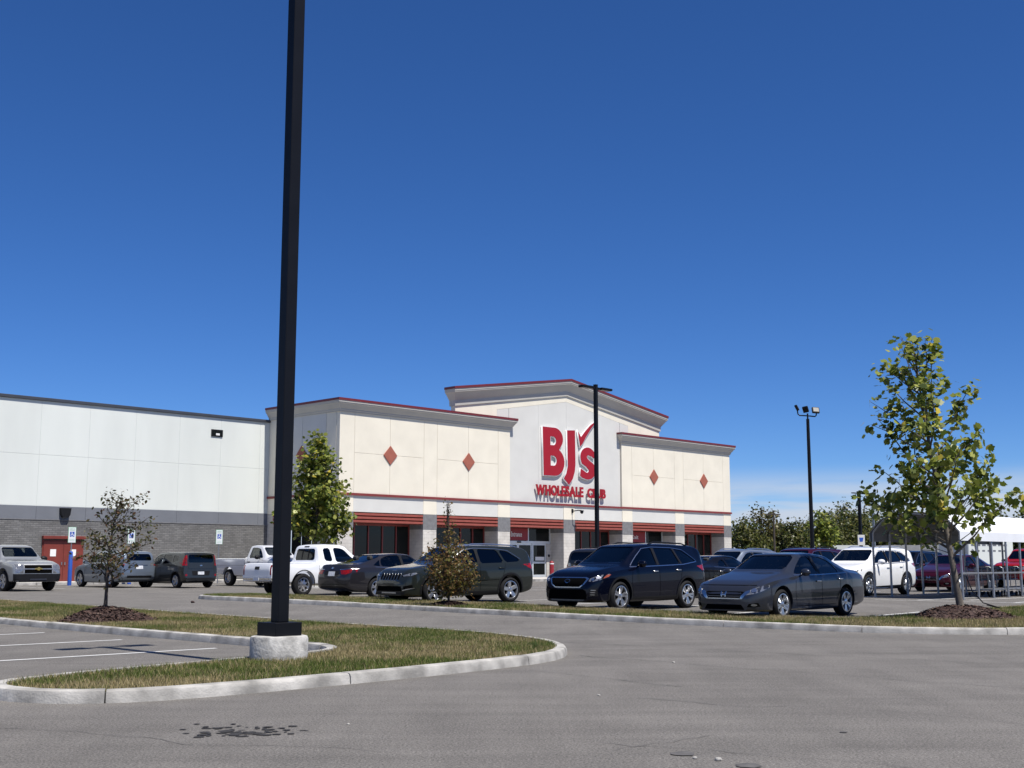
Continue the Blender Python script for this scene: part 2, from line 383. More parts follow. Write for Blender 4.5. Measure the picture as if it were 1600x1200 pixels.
def grass(name, poly, dens, hmin, hmax, wid, label, seed, holes=()):
    xs = [p[0] for p in poly]; ys = [p[1] for p in poly]; A = (max(xs) - min(xs)) * (max(ys) - min(ys)); n = int(A * dens)
    rs = np.random.RandomState(seed); x = rs.uniform(min(xs), max(xs), n); y = rs.uniform(min(ys), max(ys), n)
    k = pip(x, y, poly)
    for hx, hy, hr in holes: k &= (x - hx) ** 2 + (y - hy) ** 2 > (hr * (.85 + .3 * hash_noise(x, y, 2.5, 5))) ** 2
    # keep only what the lens or a step to the side of it can reach
    k &= (y > 4) & (np.abs(x) < .62 * y + 4)
    x = x[k]; y = y[k]
    dry = hash_noise(x, y, .75, seed) * .6 + hash_noise(x, y, 2.6, seed + 1) * .4
    keep = rs.rand(len(x)) < np.clip(1.15 - .5 * dry, 0, 1); x = x[keep]; y = y[keep]; dry = dry[keep]; n = len(x)
    h = rs.uniform(hmin, hmax, n) * (1.25 - .55 * dry); a = rs.uniform(0, 2 * np.pi, n); w = wid * rs.uniform(.7, 1.3, n)
    lean = h * rs.uniform(.1, .8, n); la = rs.uniform(0, 2 * np.pi, n); z = gzv(y) + .09
    dx = np.cos(a) * w / 2; dy = np.sin(a) * w / 2
    V = np.empty((n, 3, 3)); V[:, 0] = np.stack([x - dx, y - dy, z], 1); V[:, 1] = np.stack([x + dx, y + dy, z], 1)
    V[:, 2] = np.stack([x + np.cos(la) * lean, y + np.sin(la) * lean, z + h], 1)
    pal_g = np.array([(.075, .115, .018), (.115, .152, .026), (.055, .088, .015), (.155, .18, .04)]); pal_d = np.array([(.36, .29, .145), (.30, .24, .115), (.43, .355, .20), (.22, .185, .08)])
    isdry = rs.rand(n) < np.clip((dry - .29) * 2.6, .12, .94)
    c = np.where(isdry[:, None], pal_d[rs.randint(0, 4, n)], pal_g[rs.randint(0, 4, n)]) * rs.uniform(.75, 1.25, (n, 1))
    cols = np.repeat(c[:, None, :], 3, 1).reshape(-1, 3)
    o = link(name, tri_mesh(name, V.reshape(-1, 3), cols, 3, MATS['grass'])); tag(o, label, 'grass', kind='stuff'); return o

# near island round the lamp post (the L-shaped end of a parking row)
NEAR = smooth_path([(-44.0, 8), (-44.0, 37.5), (-44.1, 40.2), (-44.9, 42.6), (-46.5, 44.2), (-48.6, 44.62), (-52.4, 44.78), (-53.55, 44.48), (-54.02, 43.6), (-53.8, 42.8), (-52.95, 42.38), (-50.5, 41.95), (-49.0, 41.75), (-48.25, 41.2), (-48.05, 40.2), (-48.05, 8)], 2)
near_in = island('near_island', NEAR)
MEDIAN = smooth_path([(-38.45, 24), (-38.45, 38), (-38.35, 42), (-38.1, 44.3), (-37.2, 46), (-35.2, 47.6), (-32, 48.2), (-26, 48.2), (-25.2, 47.4), (-25.2, 43.4), (-26, 42.6), (-34.6, 42.6), (-35.6, 41.6), (-35.75, 40), (-35.75, 24), (-35.8, 21.4), (-36.3, 20.5), (-37.7, 20.5), (-38.35, 21.4)], 2)
median_in = island('median', MEDIAN)
FARIS = [(-25.75 + 1.2 * math.cos(2 * math.pi * k / 20), 10.5 + 1.2 * math.sin(2 * math.pi * k / 20)) for k in range(20)]
far_in = island('lot_island', FARIS)
TREE1 = (-8.35, 25.1); TREER = (9.66, 26.3); BUSH = (-1.63, 31.4); TREEM = (-8.9, 55.0); POLE = (-2.93, 15.45)
grass('island_grass', near_in, 2600, .03, .075, .0085, 'patchy green and straw coloured grass on the near kerbed island round the lamp post', 3, [(*TREE1, 1.0), (POLE[0], POLE[1], .36)])
grass('median_grass', median_in, 1500, .04, .09, .012, 'grass strip on the long kerbed median in front of the parked cars', 11, [(*TREER, 1.1), (*BUSH, .55)])
grass('lot_island_grass', far_in, 500, .05, .11, .02, 'grass on the small car park island under the tree behind the white pickups', 17, [(*TREEM, .8)])
# taller weed tufts
def weed(x, y, h, label, seed, n=26):
    rs = np.random.RandomState(seed); V = []; C = []
    z = gz(x, y) + .09
    for i in range(n):
        a = rs.uniform(0, 6.28); r = rs.uniform(0, .05); l = rs.uniform(.15, .6) * h; hh = h * rs.uniform(.5, 1); b = rs.uniform(0, 6.28)
        p = np.array([x + r * math.cos(a), y + r * math.sin(a), z]); d = np.array([math.cos(b), math.sin(b), 0]) * .008
        V += [p - d, p + d, p + np.array([math.cos(a) * l, math.sin(a) * l, hh])]; c = np.array([(.05, .09, .02), (.08, .11, .03), (.12, .12, .04)][rs.randint(3)]); C += [c, c, c]
    o = link('weed', tri_mesh('weed', np.array(V), np.array(C), 3, MATS['grass'])); tag(o, label, 'weed')
weed(-9.0, 24.9, .33, 'tall weed tuft on the left edge of the mulch ring round the reddish sapling', 1)
weed(-2.75, 18.9, .30, 'thin upright weed behind the concrete base of the near lamp post', 2, 14)
weed(.35, 17.1, .18, 'ragged tuft of long grass at the rounded tip of the near island', 3)
# mulch rings
def mulch(c, r, h, label, seed):
    rs = np.random.RandomState(seed); mb = MB(); K = 30; R = 9; vs_ = [(c[0], c[1], gz(*c) + .10 + h)]; fs = []
    for i in range(1, R + 1):
        for k in range(K):
            a = 2 * math.pi * k / K; q = i / R; rr = r * q * (1 + .12 * math.sin(3 * a + seed) + .06 * math.sin(7 * a)); x = c[0] + rr * math.cos(a); y = c[1] + rr * math.sin(a)
            vs_.append((x, y, gz(x, y) + .095 + h * (1 - q ** 1.8) + rs.uniform(-.018, .018) * (i < R)))
    for k in range(K): fs.append((0, 1 + k, 1 + (k + 1) % K))
    for i in range(R - 1):
        for k in range(K): fs.append((1 + i * K + k, 1 + (i + 1) * K + k, 1 + (i + 1) * K + (k + 1) % K, 1 + i * K + (k + 1) % K))
    o = mb.add(vs_, fs).build('mulch_bed', MATS['mulch']); tag(o, label, 'mulch')
    n = 1500; a = rs.uniform(0, 6.283, n); q = np.sqrt(rs.uniform(0, 1.15, n)); rr = r * q * (1 + .12 * np.sin(3 * a + seed) + .06 * np.sin(7 * a)); x = c[0] + rr * np.cos(a); y = c[1] + rr * np.sin(a)
    z = gzv(y) + .105 + h * np.clip(1 - q ** 1.8, 0, 1) + rs.uniform(0, .02, n); b = rs.uniform(0, 6.28, n); l = rs.uniform(.02, .06, n); w = rs.uniform(.006, .014, n)
    d = np.stack([np.cos(b) * l, np.sin(b) * l, rs.uniform(-.015, .02, n)], 1); e = np.stack([-np.sin(b) * w, np.cos(b) * w, rs.uniform(-.008, .008, n)], 1); p = np.stack([x, y, z], 1)
    V = np.stack([p - d - e, p + d - e, p + d + e, p - d + e], 1).reshape(-1, 3)
    pal = np.array([(.05, .028, .022), (.085, .05, .038), (.035, .02, .018), (.15, .11, .085)]); cc = np.repeat(pal[rs.choice(4, n, p=[.4, .3, .24, .06])], 4, 0)
    ch = link('bark_chips', tri_mesh('bark_chips', V, cc, 4, MATS['chip'], 4), o); ch['kind'] = 'stuff'
mulch(TREE1, .86, .27, 'brown mulch mound round the small reddish sapling on the near island', 1)
mulch(TREER, 1.02, .25, 'brown mulch mound round the tall leafy tree on the median end', 2)
mulch(BUSH, .5, .10, 'low mulch patch under the bronze bush on the median', 3)
mulch(TREEM, .8, .15, 'mulch patch under the tree behind the white pickups', 4)

# ---------------------------------------------------------------- painted lines, seams, cracks, stains
def ribbon(pts, w, dz, name, mat, parent=None, wob=0):
    mb = MB(); vs_ = []; P = [Vector((p[0], p[1], 0)) for p in pts]; Q = []
    for i in range(len(P) - 1):
        k = max(1, int((P[i + 1] - P[i]).length / .6))
        for j in range(k): Q.append(P[i].lerp(P[i + 1], j / k))
    Q.append(P[-1])
    for i, p in enumerate(Q):
        t = (Q[min(i + 1, len(Q) - 1)] - Q[max(i - 1, 0)]).normalized(); nn = Vector((-t.y, t.x, 0)); ww = w * (1 + (random.uniform(-.5, .5) if wob else 0)); off = nn * random.uniform(-wob, wob)
        for sgn in (-1, 1): q = p + off + nn * sgn * ww / 2; vs_.append((q.x, q.y, gz(q.x, q.y) + dz))
    return mb.add(vs_, [(2 * i, 2 * i + 1, 2 * i + 3, 2 * i + 2) for i in range(len(Q) - 1)]).build(name, mat, parent)
def site_line(s0, n0, s1, n1): a = SW(s0, n0); b = SW(s1, n1); ribbon([(a.x, a.y), (b.x, b.y)], .105, .004, 'parking_line', MATS['road_paint'], asph)
for n in (38.95, 36.05, 33.15, 30.25, 27.35, 24.45): site_line(-48.7, n, -54.3, n)
for k in range(8): site_line(-35.3, 41.35 - 2.95 * k, -30.2, 41.35 - 2.95 * k)
for k in range(9): site_line(-23.5, 41.0 - 2.95 * k, -14.5, 41.0 - 2.95 * k)
for k in range(10): site_line(-52 + 2.95 * k, -1.6, -52 + 2.95 * k, 4.0)
site_line(-22.4, 39.2, -12, 39.6); site_line(-24.0, 36.9, -23.4, 42.5)
def broken(pts, w, mat, keep):
    # a crack runs in short wandering stretches with gaps, each a part of the asphalt
    P = [Vector((*p, 0)) for p in pts]; run = []; ph = random.uniform(0, 9)
    for i in range(len(P) - 1):
        k = max(2, int((P[i + 1] - P[i]).length / .14))
        for j in range(k):
            p = P[i].lerp(P[i + 1], j / k); d = (P[i + 1] - P[i]).normalized(); q = (i + j / k); off = .035 * math.sin(q * 5.1 + ph) + .018 * math.sin(q * 13.7 + 2 * ph) + random.uniform(-.008, .008)
            run.append((p.x - d.y * off, p.y + d.x * off))
    i = 0
    while i < len(run) - 3:
        n = random.randint(5, 16)
        if random.random() < keep: ribbon(run[i:i + n + 1], w * random.uniform(.5, 1.25), .004 + random.uniform(0, .0006), 'pavement_crack', mat, asph, .003)
        i += n
for pts in ([(.95, 17.25), (2.2, 15.9), (3.6, 14.4), (5.2, 12.9), (7.5, 10.8), (10, 8.6)], [(-.9, 21.4), (2, 19.1), (5.2, 16.6), (9, 13.6), (14, 9.8)]):
    broken(pts, .016, MATS['crack'], .82)
for pts in ([(-4.6, 10.1), (-3.5, 9.62), (-2.75, 9.3), (-2.35, 8.95), (-1.1, 8.75), (-.4, 8.35), (.1, 8.32), (.7, 8.62), (1.25, 9.2), (1.8, 9.5), (2.4, 9.2), (3.2, 9.0)],
            [(.6, 9.0), (1.0, 8.85), (1.9, 8.35), (2.5, 8.0), (3.0, 7.6)], [(.2, 14.9), (1.8, 13.0), (3.4, 11.6), (5.2, 10.2)], [(1.2, 11.9), (2.2, 11.2), (3.0, 11.25), (4.1, 10.1), (4.6, 9.2)],
            [(-6, 31.3), (0, 25.6), (6, 20.0), (10, 16.4)], [(-14, 36.2), (-3, 26.3)]):
    broken(pts, .012, MATS['seam'], .5)
def blob(cx, cy, rx, ry, seed, dz=.004, K=14):
    rs = random.Random(seed); return [(cx + rx * math.cos(2 * math.pi * k / K) * rs.uniform(.82, 1.15), cy + ry * math.sin(2 * math.pi * k / K) * rs.uniform(.82, 1.15)) for k in range(K)]
mb = MB(); rs = random.Random(4); spots = []
for i in range(9):
    x = -2.14 + rs.gauss(0, .13); y = 9.5 + rs.gauss(0, .10); spots.append((x, y, rs.uniform(.03, .06), rs.uniform(.03, .065)))
for i in range(58):
    x = -2.10 + rs.uniform(-.52, .52) * rs.random() ** .4; y = 9.62 + rs.uniform(-.42, .42) * rs.random() ** .5; spots.append((x, y, rs.uniform(.012, .042), rs.uniform(.014, .045)))
for i, (x, y, rx, ry) in enumerate(spots):
    p = blob(x, y, rx, ry, i); mb.add([(a, b, .004 + i * .00005) for a, b in p], [tuple(range(len(p)))])
tag(mb.build('wet_stain', MATS['wet']), 'dark splash of spilled liquid drops on the foreground asphalt', 'stain', kind='stuff')
for k, (x, y, rx, ry, lb) in enumerate([(1.17, 8.5, .085, .1, 'left of the two oval dark patches worn into the bottom asphalt'), (1.52, 8.02, .085, .09, 'right of the two oval dark patches worn into the bottom asphalt'), (2.55, 9.55, .03, .03, 'small dark pit in the asphalt right of the dark patches')]):
    p = blob(x, y, rx, ry, 90 + k); tag(MB().add([(a, b, .006) for a, b in p], [tuple(range(len(p)))]).build('asphalt_patch', MATS['seam']), lb, 'patch')
# a few pale pebbles and bits of litter
for k, (x, y, r, lb) in enumerate([(1.36, 8.22, .02, 'pale pebble lying between the two dark asphalt patches'), (1.22, 8.3, .014, 'small pale stone chip beside the left dark asphalt patch'), (-1.32, 10.0, .012, 'white crumb of litter on the asphalt right of the wet stain'), (.85, 12.1, .014, 'white speck of litter on the asphalt in front of the island tip'), (2.1, 16.0, .016, 'white speck of litter beside the long crack in the asphalt'), (-9.2, 35.2, .05, 'small dark leaf scrap on the aisle behind the reddish sapling')]):
    m = MB().sphere((0, 0, r * .6), (r * 1.3, r, r * .7), seg=7, ring=5)
    m.v = [(a * random.uniform(.8, 1.2), b * random.uniform(.8, 1.2), max(0, c)) for a, b, c in m.v]
    tag(m.build('litter' if k > 1 else 'pebble', MATS['kerb_concrete'] if k < 5 else MATS['mulch'], loc=(x, y, gz(x, y))), lb, 'litter' if k > 1 else 'pebble')
# ---------------------------------------------------------------- sidewalks along the store
def slab(name, s0, n0, s1, n1, z0, z1, step=3.0):
    base = tag(MB().box(s0, -n1, z0, s1, -n0, z1 - .02).build(name, MATS['crack'], loc=(P0.x, P0.y, .14), rz=SITE_ROT), kind='structure')
    ns = max(1, round((s1 - s0) / step)); nn = max(1, round((n1 - n0) / step)); me = None; ds = (s1 - s0) / ns; dn = (n1 - n0) / nn
    for i in range(ns):
        for j in range(nn):
            if me is None: me = MB().bbox(.006, .006, 0, ds - .006, dn - .006, .05, .008).mesh('paving_slab', MATS['concrete'])
            link('paving_slab', me, base, loc=(s0 + i * ds, -n1 + j * dn, z1 - .05 + random.uniform(0, .002)))
    mb = MB()
    for i in range(ns): MB().bbox(s0 + i * ds + .006, -n1 - .16, z0, s0 + (i + 1) * ds - .006, -n1 - .004, z1 + .003, .015).build('kerb_piece', MATS['kerb_concrete'], base)
slab('store_sidewalk', -16.2, 0.05, 24, 5.5, -.05, .15)
slab('side_sidewalk', -62, -6.95, -16.6, -4.6, -.05, .14)
# ================================================================ the store
pm('cream', (.745, .695, .575), .9, var=.045, vs_=.8, bump=.25, bs=60, det=9)
pm('white_wall', (.66, .685, .64), .9, var=.05, vs_=.5, bump=.2, bs=60, det=9, streak=(1, 1, .25))
pm('grey_panel', (.605, .598, .56), .9, var=.035, vs_=.8, bump=.25, bs=60, det=9)
pm('joint', (.58, .54, .46), .9, var=0)
pm('joint_grey', (.56, .57, .56), .9, var=0)
pm('band_grey', (.155, .165, .185), .85, var=.06, vs_=1)
pm('pier_grey', (.17, .17, .175), .9, var=.15, vs_=5)
brick_mat('grey_brick', (.135, .132, .128), (.20, .196, .19), (.10, .10, .10), .3, .1, .012)
brick_mat('beige_block', (.56, .53, .48), (.60, .57, .52), (.45, .43, .39), .4, .2, .008)
pm('cap_red', (.15, .018, .022), .5, var=.05)
pm('awning_red', (.28, .07, .05), .5, var=.08, vs_=3)
pm('awning_dark', (.10, .012, .012), .6, var=.05)
pm('diamond_red', (.33, .10, .065), .8, var=.08, vs_=3)
pm('stripe_red', (.20, .03, .03), .6, var=.05)
pm('cornice', (.47, .45, .405), .9, var=.04, vs_=1)  # cream moulding, shade under the caps put into its darker colour
pm('door_red', (.17, .030, .020), .5, var=.1, vs_=2)
pm('mullion_red', (.19, .035, .03), .45, var=.05)
pm('store_glass', (.007, .009, .009), .03, var=.2, vs_=.8, spec=.3)
pm('aluminium', (.66, .70, .72), .4, .3, var=.04)
pm('sign_red', (.33, .007, .015), .45, var=.03, vs_=1)
pm('sign_white', (.74, .75, .75), .5, var=.02)
pm('entry_red', (.23, .012, .016), .4, var=.05)
pm('dark_cap', (.045, .05, .062), .5, var=.1)
pm('paper', (.75, .74, .72), .8, var=.04, vs_=9)
pm('sign_blue', (.02, .08, .38), .5, var=.05)
pm('sign_green', (.25, .5, .32), .5, var=.05)
pm('roof_grey', (.3, .3, .3), .9, var=.1)

STORE = empty('warehouse_store', (P0.x, P0.y, .14), SITE_ROT)
tag(STORE, 'cream warehouse store with red trimmed gable, red awnings and white left wing', 'store')
def B(name, x0, y0, z0, x1, y1, z1, mat, parent=STORE, bev=0):
    m = MB(); (m.bbox(x0, y0, z0, x1, y1, z1, bev) if bev else m.box(x0, y0, z0, x1, y1, z1))
    return m.build(name, MATS[mat], parent)
ZT = 9.78          # underside of wing cornices
# cores
core = MB()
core.box(-16.1, .022, 4.05, -2.34, 7.5, 10.2); core.box(9.37, .022, 4.05, 23.1, 9, 10.2)
core.box(-2.2, .45, 4.0, 9.2, 9, 10.6)
core_o = core.build('wall_core', MATS['joint'], STORE)
def panel(s0, z0, s1, z1, mat, y=.0, t=.3, g=.008):
    B('wall_panel', s0 + g, y, z0 + g, s1 - g, y + t, z1 - g, mat, bev=.008)
ST0, ST1 = 4.97, 5.10   # red stripe
piers = [(-16.38, -15.28), (-9.88, -8.78), (-3.42, -2.3), (2.96, 4.12), (9.33, 10.51), (15.71, 16.85), (22.17, 23.18)]
for wing in ([piers[0], piers[1], piers[2]], [piers[4], piers[5], piers[6]]):
    for a, b in wing: panel(a, ST1, b, ZT + .05, 'cream')
    for (a0, a1), (b0, b1) in zip(wing[:-1], wing[1:]):
        mid = (a1 + b0) / 2; zm = 7.45
        for x0, x1 in ((a1, mid), (mid, b0)):
            panel(x0, ST1, x1, zm, 'cream'); panel(x0, zm, x1, ZT + .05, 'cream')
        MB().prism([(mid - .52, zm), (mid, zm - .56), (mid + .52, zm), (mid, zm + .56)], -.06, .05, 'y').build('diamond_tile', MATS['diamond_red'], STORE)
# middle: grey sign field and cream gable border
YC = .14
zg = lambda s, e, p: p - (p - e) * abs(s - 3.45) / 10.6
gl, gr = -3.4, 10.3
GE, GP = 10.95, 12.62      # underside of gable cornice at the ends and at the peak
for a, b in ((-2.3, .6), (.6, 3.45), (3.45, 6.3), (6.3, 9.33)):
    x0, x1 = max(a, -2.28), min(b, 9.31); g = .004
    MB().prism([(x0 + g, ST1 + .01), (x1 - g, ST1 + .01), (x1 - g, zg(x1, 10.43, 12.2)), (x0 + g, zg(x0, 10.43, 12.2))], YC, YC + .25).build('sign_panel', MATS['grey_panel'], STORE)
for a, b in ((-3.4, -2.3), (9.33, 10.3)):
    MB().prism([(a + .004, 10.2), (b - .004, 10.2), (b - .004, zg(b, 10.43, 12.2)), (a + .004, zg(a, 10.43, 12.2))], YC, YC + .25).build('sign_panel', MATS['grey_panel'], STORE)
for s0, s1 in ((-7.15, -3.4), (10.3, 14.05)):
    MB().prism([(s0, 9.9), (s1, 9.9), (s1, zg(s1, GE, GP)), (s0, zg(s0, GE, GP))], YC, YC + .28).build('gable_wall', MATS['cream'], STORE)
for s0, s1 in ((-3.4, 3.45), (3.45, 10.3)):
    MB().prism([(s0 + .003, zg(s0, 10.43, 12.2) + .012), (s1 - .003, zg(s1, 10.43, 12.2) + .012), (s1 - .003, zg(s1, GE, GP)), (s0 + .003, zg(s0, GE, GP))], YC, YC + .28).build('gable_wall', MATS['cream'], STORE)
gb = MB().prism([(-7.1, 9.9), (14.0, 9.9), (14.0, 11.2), (3.45, 12.9), (-7.1, 11.2)], YC + .2, .58); gb.build('gable_block', MATS['cream'], STORE)
# cornices: moulded profile (out, up) swept along the top edges; red cap on top
CPROF = [(0, 0), (.06, 0), (.06, .06), (.10, .10), (.10, .17), (.15, .22), (.28, .42), (.33, .46), (.33, .50), (.36, .52), (.36, .62), (0, .62)]
GPROF = [(0, 0), (.08, .0), (.10, .34), (.14, .40), (.40, .76), (.47, .82), (.47, .88), (.50, .90), (.50, 1.02), (0, 1.02)]
def sweep(name, path, prof, mat, parent=STORE):
    # path: list of (x, y, z) with the outside on the right hand side when walking
    mb = MB(); vs_ = []; P = [Vector(p) for p in path]; K = len(prof)
    for i, p in enumerate(P):
        d0 = (P[i] - P[i - 1]) if i else (P[1] - P[0]); d1 = (P[i + 1] - P[i]) if i < len(P) - 1 else d0
        n0 = Vector((d0.y, -d0.x, 0)).normalized(); n1 = Vector((d1.y, -d1.x, 0)).normalized(); mt = n0 + n1; mt /= max(.3, mt.dot(n0))
        for o_, u in prof: vs_.append(p + mt * o_ + Vector((0, 0, u)))
    fs = [(i * K + k, i * K + (k + 1) % K, (i + 1) * K + (k + 1) % K, (i + 1) * K + k) for i in range(len(P) - 1) for k in range(K)]
    fs += [tuple(range(K)), tuple(range((len(P) - 1) * K + K - 1, (len(P) - 1) * K - 1, -1))]
    mb.add(vs_, fs); me = mb.mesh(name, MATS[mat]); bm = bmesh.new(); bm.from_mesh(me); bmesh.ops.recalc_face_normals(bm, faces=bm.faces); bm.to_mesh(me); bm.free()
    return link(name, me, parent)
CAP = [(-.05, .62), (.39, .62), (.39, .755), (-.05, .755)]; GCAP = [(-.05, 1.02), (.54, 1.02), (.54, 1.17), (-.05, 1.17)]
pL = [(-16.38, 7.0, ZT), (-16.38, 0, ZT), (-2.3, 0, ZT), (-2.3, .5, ZT)]
pR = [(9.33, .5, ZT - .05), (9.33, 0, ZT - .05), (23.18, 0, ZT - .05), (23.18, 8, ZT - .05)]
pG = [(-7.15, .6, GE), (-7.15, YC, GE), (3.45, YC, GP), (14.05, YC, GE), (14.05, .6, GE)]
for p, pr, cp in ((pL, CPROF, CAP), (pR, CPROF, CAP), (pG, GPROF, GCAP)):
    c = sweep('cornice', p, pr, 'cornice'); sweep('cornice_cap', p, cp, 'cap_red', c)
B('roof', -16.2, .3, 10.2, -2.4, 7, 10.3, 'roof_grey'); B('roof', 9.5, .3, 10.1, 23.0, 9, 10.2, 'roof_grey')
# red stripe and frieze
sweep('red_stripe', [(-16.38, 7.0, ST0), (-16.38, 0, ST0), (23.18, 0, ST0), (23.18, 8, ST0)], [(-.02, .0), (.07, .0), (.07, .13), (-.02, .13)], 'stripe_red')
for a, b in piers:
    panel(a, 4.02, b, ST0 + .02, 'cream', y=.005)
for (a0, a1), (b0, b1) in zip(piers[:-1], piers[1:]): panel(a1, 4.02, b0, ST0 + .02, 'grey_panel', y=.02)
# piers
for a, b in piers:
    B('pier', a, 0.01, 0, b, 1.35, 3.12, 'beige_block', bev=.01); B('pier_band', a - .015, -.005, 3.12, b + .015, 1.35, 4.03, 'pier_grey', bev=.006)
# storefront bays
def letters(text, x0, x1, z0, z1, y, depth, face, side, name, parent=STORE, bold=.02, gapk=.10, squash=False):
    # flat letters from the built-in typeface, fitted to the box
    polys = []; x = 0
    for ch in text:
        if ch == ' ': x += .34; continue
        cu = bpy.data.curves.new('t', 'FONT'); cu.body = ch; cu.size = 1; cu.offset = bold; cu.resolution_u = 4; cu.fill_mode = 'BOTH'; cu.extrude = .5
        ob = bpy.data.objects.new('t', cu); COL.objects.link(ob); me = bpy.data.meshes.new_from_object(ob.evaluated_get(bpy.context.evaluated_depsgraph_get()))
        bpy.data.objects.remove(ob); bpy.data.curves.remove(cu)
        xs = [v.co.x for v in me.vertices]; w = max(xs) - min(xs); polys.append((me, x - min(xs))); x += w + gapk
    W_ = x - gapk; zs = [v.co.y for me, _ in polys for v in me.vertices]; zl, zh = min(zs), max(zs); kx = (x1 - x0) / W_; kz = (z1 - z0) / (zh - zl)
    for me, ox in polys:
        for v in me.vertices:
            v.co = Vector((x0 + (v.co.x + ox) * kx, y + depth / 2 - v.co.z * depth, z0 + (v.co.y - zl) * kz))
        me.update(); me.materials.clear(); me.materials.append(MATS[face]); me.materials.append(MATS[side])
        for p in me.polygons: p.use_smooth = False; p.material_index = 0 if abs(p.normal.y) > .9 and p.center.y < y + depth * .3 else 1
        link(name, me, parent)
def awning(x0, x1, y=.02, parent=STORE, ax='x'):
    a = B('awning', x0, y + .14, 3.40, x1, y + .30, 4.02, 'awning_dark', parent)
    for k in range(3):
        z = 3.42 + k * .205
        me = MB().prism([(y + .02, z), (y + .13, z + .02), (y + .13, z + .15), (y + .10, z + .165), (y - .02, z + .135), (y - .02, z + .02)], x0 + .02, x1 - .02, 'x')
        me.build('awning_slat', MATS['awning_red'], a)
    return a
YG = 1.25
for i, ((a0, a1), (b0, b1)) in enumerate(zip(piers[:-1], piers[1:])):
    awning(a1, b0)
    B('soffit', a1, .32, 3.42, b0, YG + .3, 3.5, 'awning_dark')
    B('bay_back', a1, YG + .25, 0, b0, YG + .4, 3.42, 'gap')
    if i not in (2, 4):
        fr = B('storefront_frame', a1, YG, 0, b0, YG + .12, .14, 'mullion_red'); n = 5; w = (b0 - a1) / n
        B('mullion', a1, YG, 3.3, b0, YG + .12, 3.42, 'mullion_red', fr)
        for k in range(n + 1): xk = min(max(a1 + k * w, a1 + .05), b0 - .05); B('mullion', xk - .035, YG - .02, .14, xk + .035, YG + .11, 3.3, 'mullion_red', fr)
        for k in range(n): B('pane', a1 + k * w + .035, YG + .05, .14, a1 + (k + 1) * w - .035, YG + .065, 3.3, 'store_glass', fr)
    else:
        fr = B('entrance_frame', a1, YG, 2.40, b0, YG + .14, 2.56, 'aluminium')
        w = b0 - a1; xs = [a1 + .04, a1 + .85, a1 + 3.05, b0 - .04] if i == 2 else [a1 + .04, a1 + .6, a1 + 3.1, b0 - .04]
        for x in xs: B('mullion', x - .04, YG - .01, 2.56, x + .04, YG + .13, 3.42, 'aluminium', fr)
        for k in range(3):
            x0, x1 = xs[k] + .04, xs[k + 1] - .04
            if k == 1:
                sg = B('door_sign', x0, YG - .0, 2.6, x1, YG + .06, 3.40, 'entry_red', STORE)
                if i == 2: letters('Entrance', x0 + .45, x1 - .6, 2.84, 3.16, YG - .015, .012, 'sign_white', 'sign_white', 'door_sign_letter', STORE, .012, .07)
                else: letters('Exit', x0 + .85, x1 - .85, 2.84, 3.14, YG - .015, .012, 'sign_white', 'sign_white', 'door_sign_letter', STORE, .012, .07)
            else: B('pane', x0, YG + .05, 2.56, x1, YG + .065, 3.42, 'store_glass', fr)
        dx = [a1 + .04, a1 + .75, a1 + 2.1, a1 + 3.45, b0 - .45]
        for k in range(4):
            dr = MB(); x0, x1 = dx[k], dx[k + 1] - .015; yy = YG + (.0 if k in (0, 3) else .06)
            dr.box(x0, yy, 0.02, x0 + .10, yy + .06, 2.40); dr.box(x1 - .10, yy, .02, x1, yy + .06, 2.40)
            for z0, z1 in ((.02, .30), (1.05, 1.18), (2.28, 2.40)): dr.box(x0 + .10, yy, z0, x1 - .10, yy + .06, z1)
            d = dr.build('sliding_door', MATS['aluminium'], STORE)
            for z0, z1 in ((.30, 1.05), (1.18, 2.28)): B('pane', x0 + .10, yy + .02, z0, x1 - .10, yy + .035, z1, 'store_glass', d)
            if k == 3: B('notice', x0 + .3, yy + .005, 1.25, x1 - .15, yy + .018, 1.5, 'paper', d)
        B('bay_side', b0 - .45, YG - .05, 0, b0, YG + .24, 2.39, 'beige_block')
        B('door_sensor', a1 + 1.95, YG - .06, 2.43, a1 + 2.3, YG, 2.53, 'black_plastic'); B('push_plate', b0 - .3, YG - .10, 1.5, b0 - .16, YG - .05, 1.66, 'black_plastic')
# return wall towards the white wing: shaded side with its own diamond, awning and bay
core2 = MB().box(-16.36, .4, 4.05, -15.9, 7.0, 10.0).build('wall_core', MATS['joint'], STORE)
def rpanel(y0, z0, y1, z1, mat, x=-16.38): B('wall_panel', x, y0 + .012, z0 + .012, x + .27, y1 - .012, z1 - .012, mat, bev=.008)
for y0, y1 in ((.31, 1.29), (5.9, 7.0)): rpanel(y0, ST1, y1, ZT + .05, 'cream')
for y0, y1 in ((1.29, 3.6), (3.6, 5.9)): rpanel(y0, ST1, y1, 7.45, 'grey_panel'); rpanel(y0, 7.45, y1, ZT + .05, 'grey_panel')
rpanel(.31, 4.02, 7.0, ST0 + .02, 'cream')
MB().prism([(3.6 - .52, 7.45), (3.6, 6.89), (3.6 + .52, 7.45), (3.6, 8.01)], -16.44, -16.3, 'x').build('diamond_tile', MATS['diamond_red'], STORE)
aw = MB().box(-16.2, 1.4, 3.4, -15.9, 6.4, 4.02).build('awning', MATS['awning_dark'], STORE)
for k in range(3):
    z = 3.42 + k * .205; MB().box(-16.4, 1.42, z, -16.26, 6.38, z + .15).build('awning_slat', MATS['awning_red'], aw)
B('pier', -16.38, 1.36, 0, -15.3, 1.9, 3.4, 'beige_block'); B('pier', -16.38, 6.0, 0, -15.3, 7.0, 4.02, 'beige_block')
fr = B('storefront_frame', -15.3, 1.9, 0, -15.2, 6.0, .14, 'mullion_red')
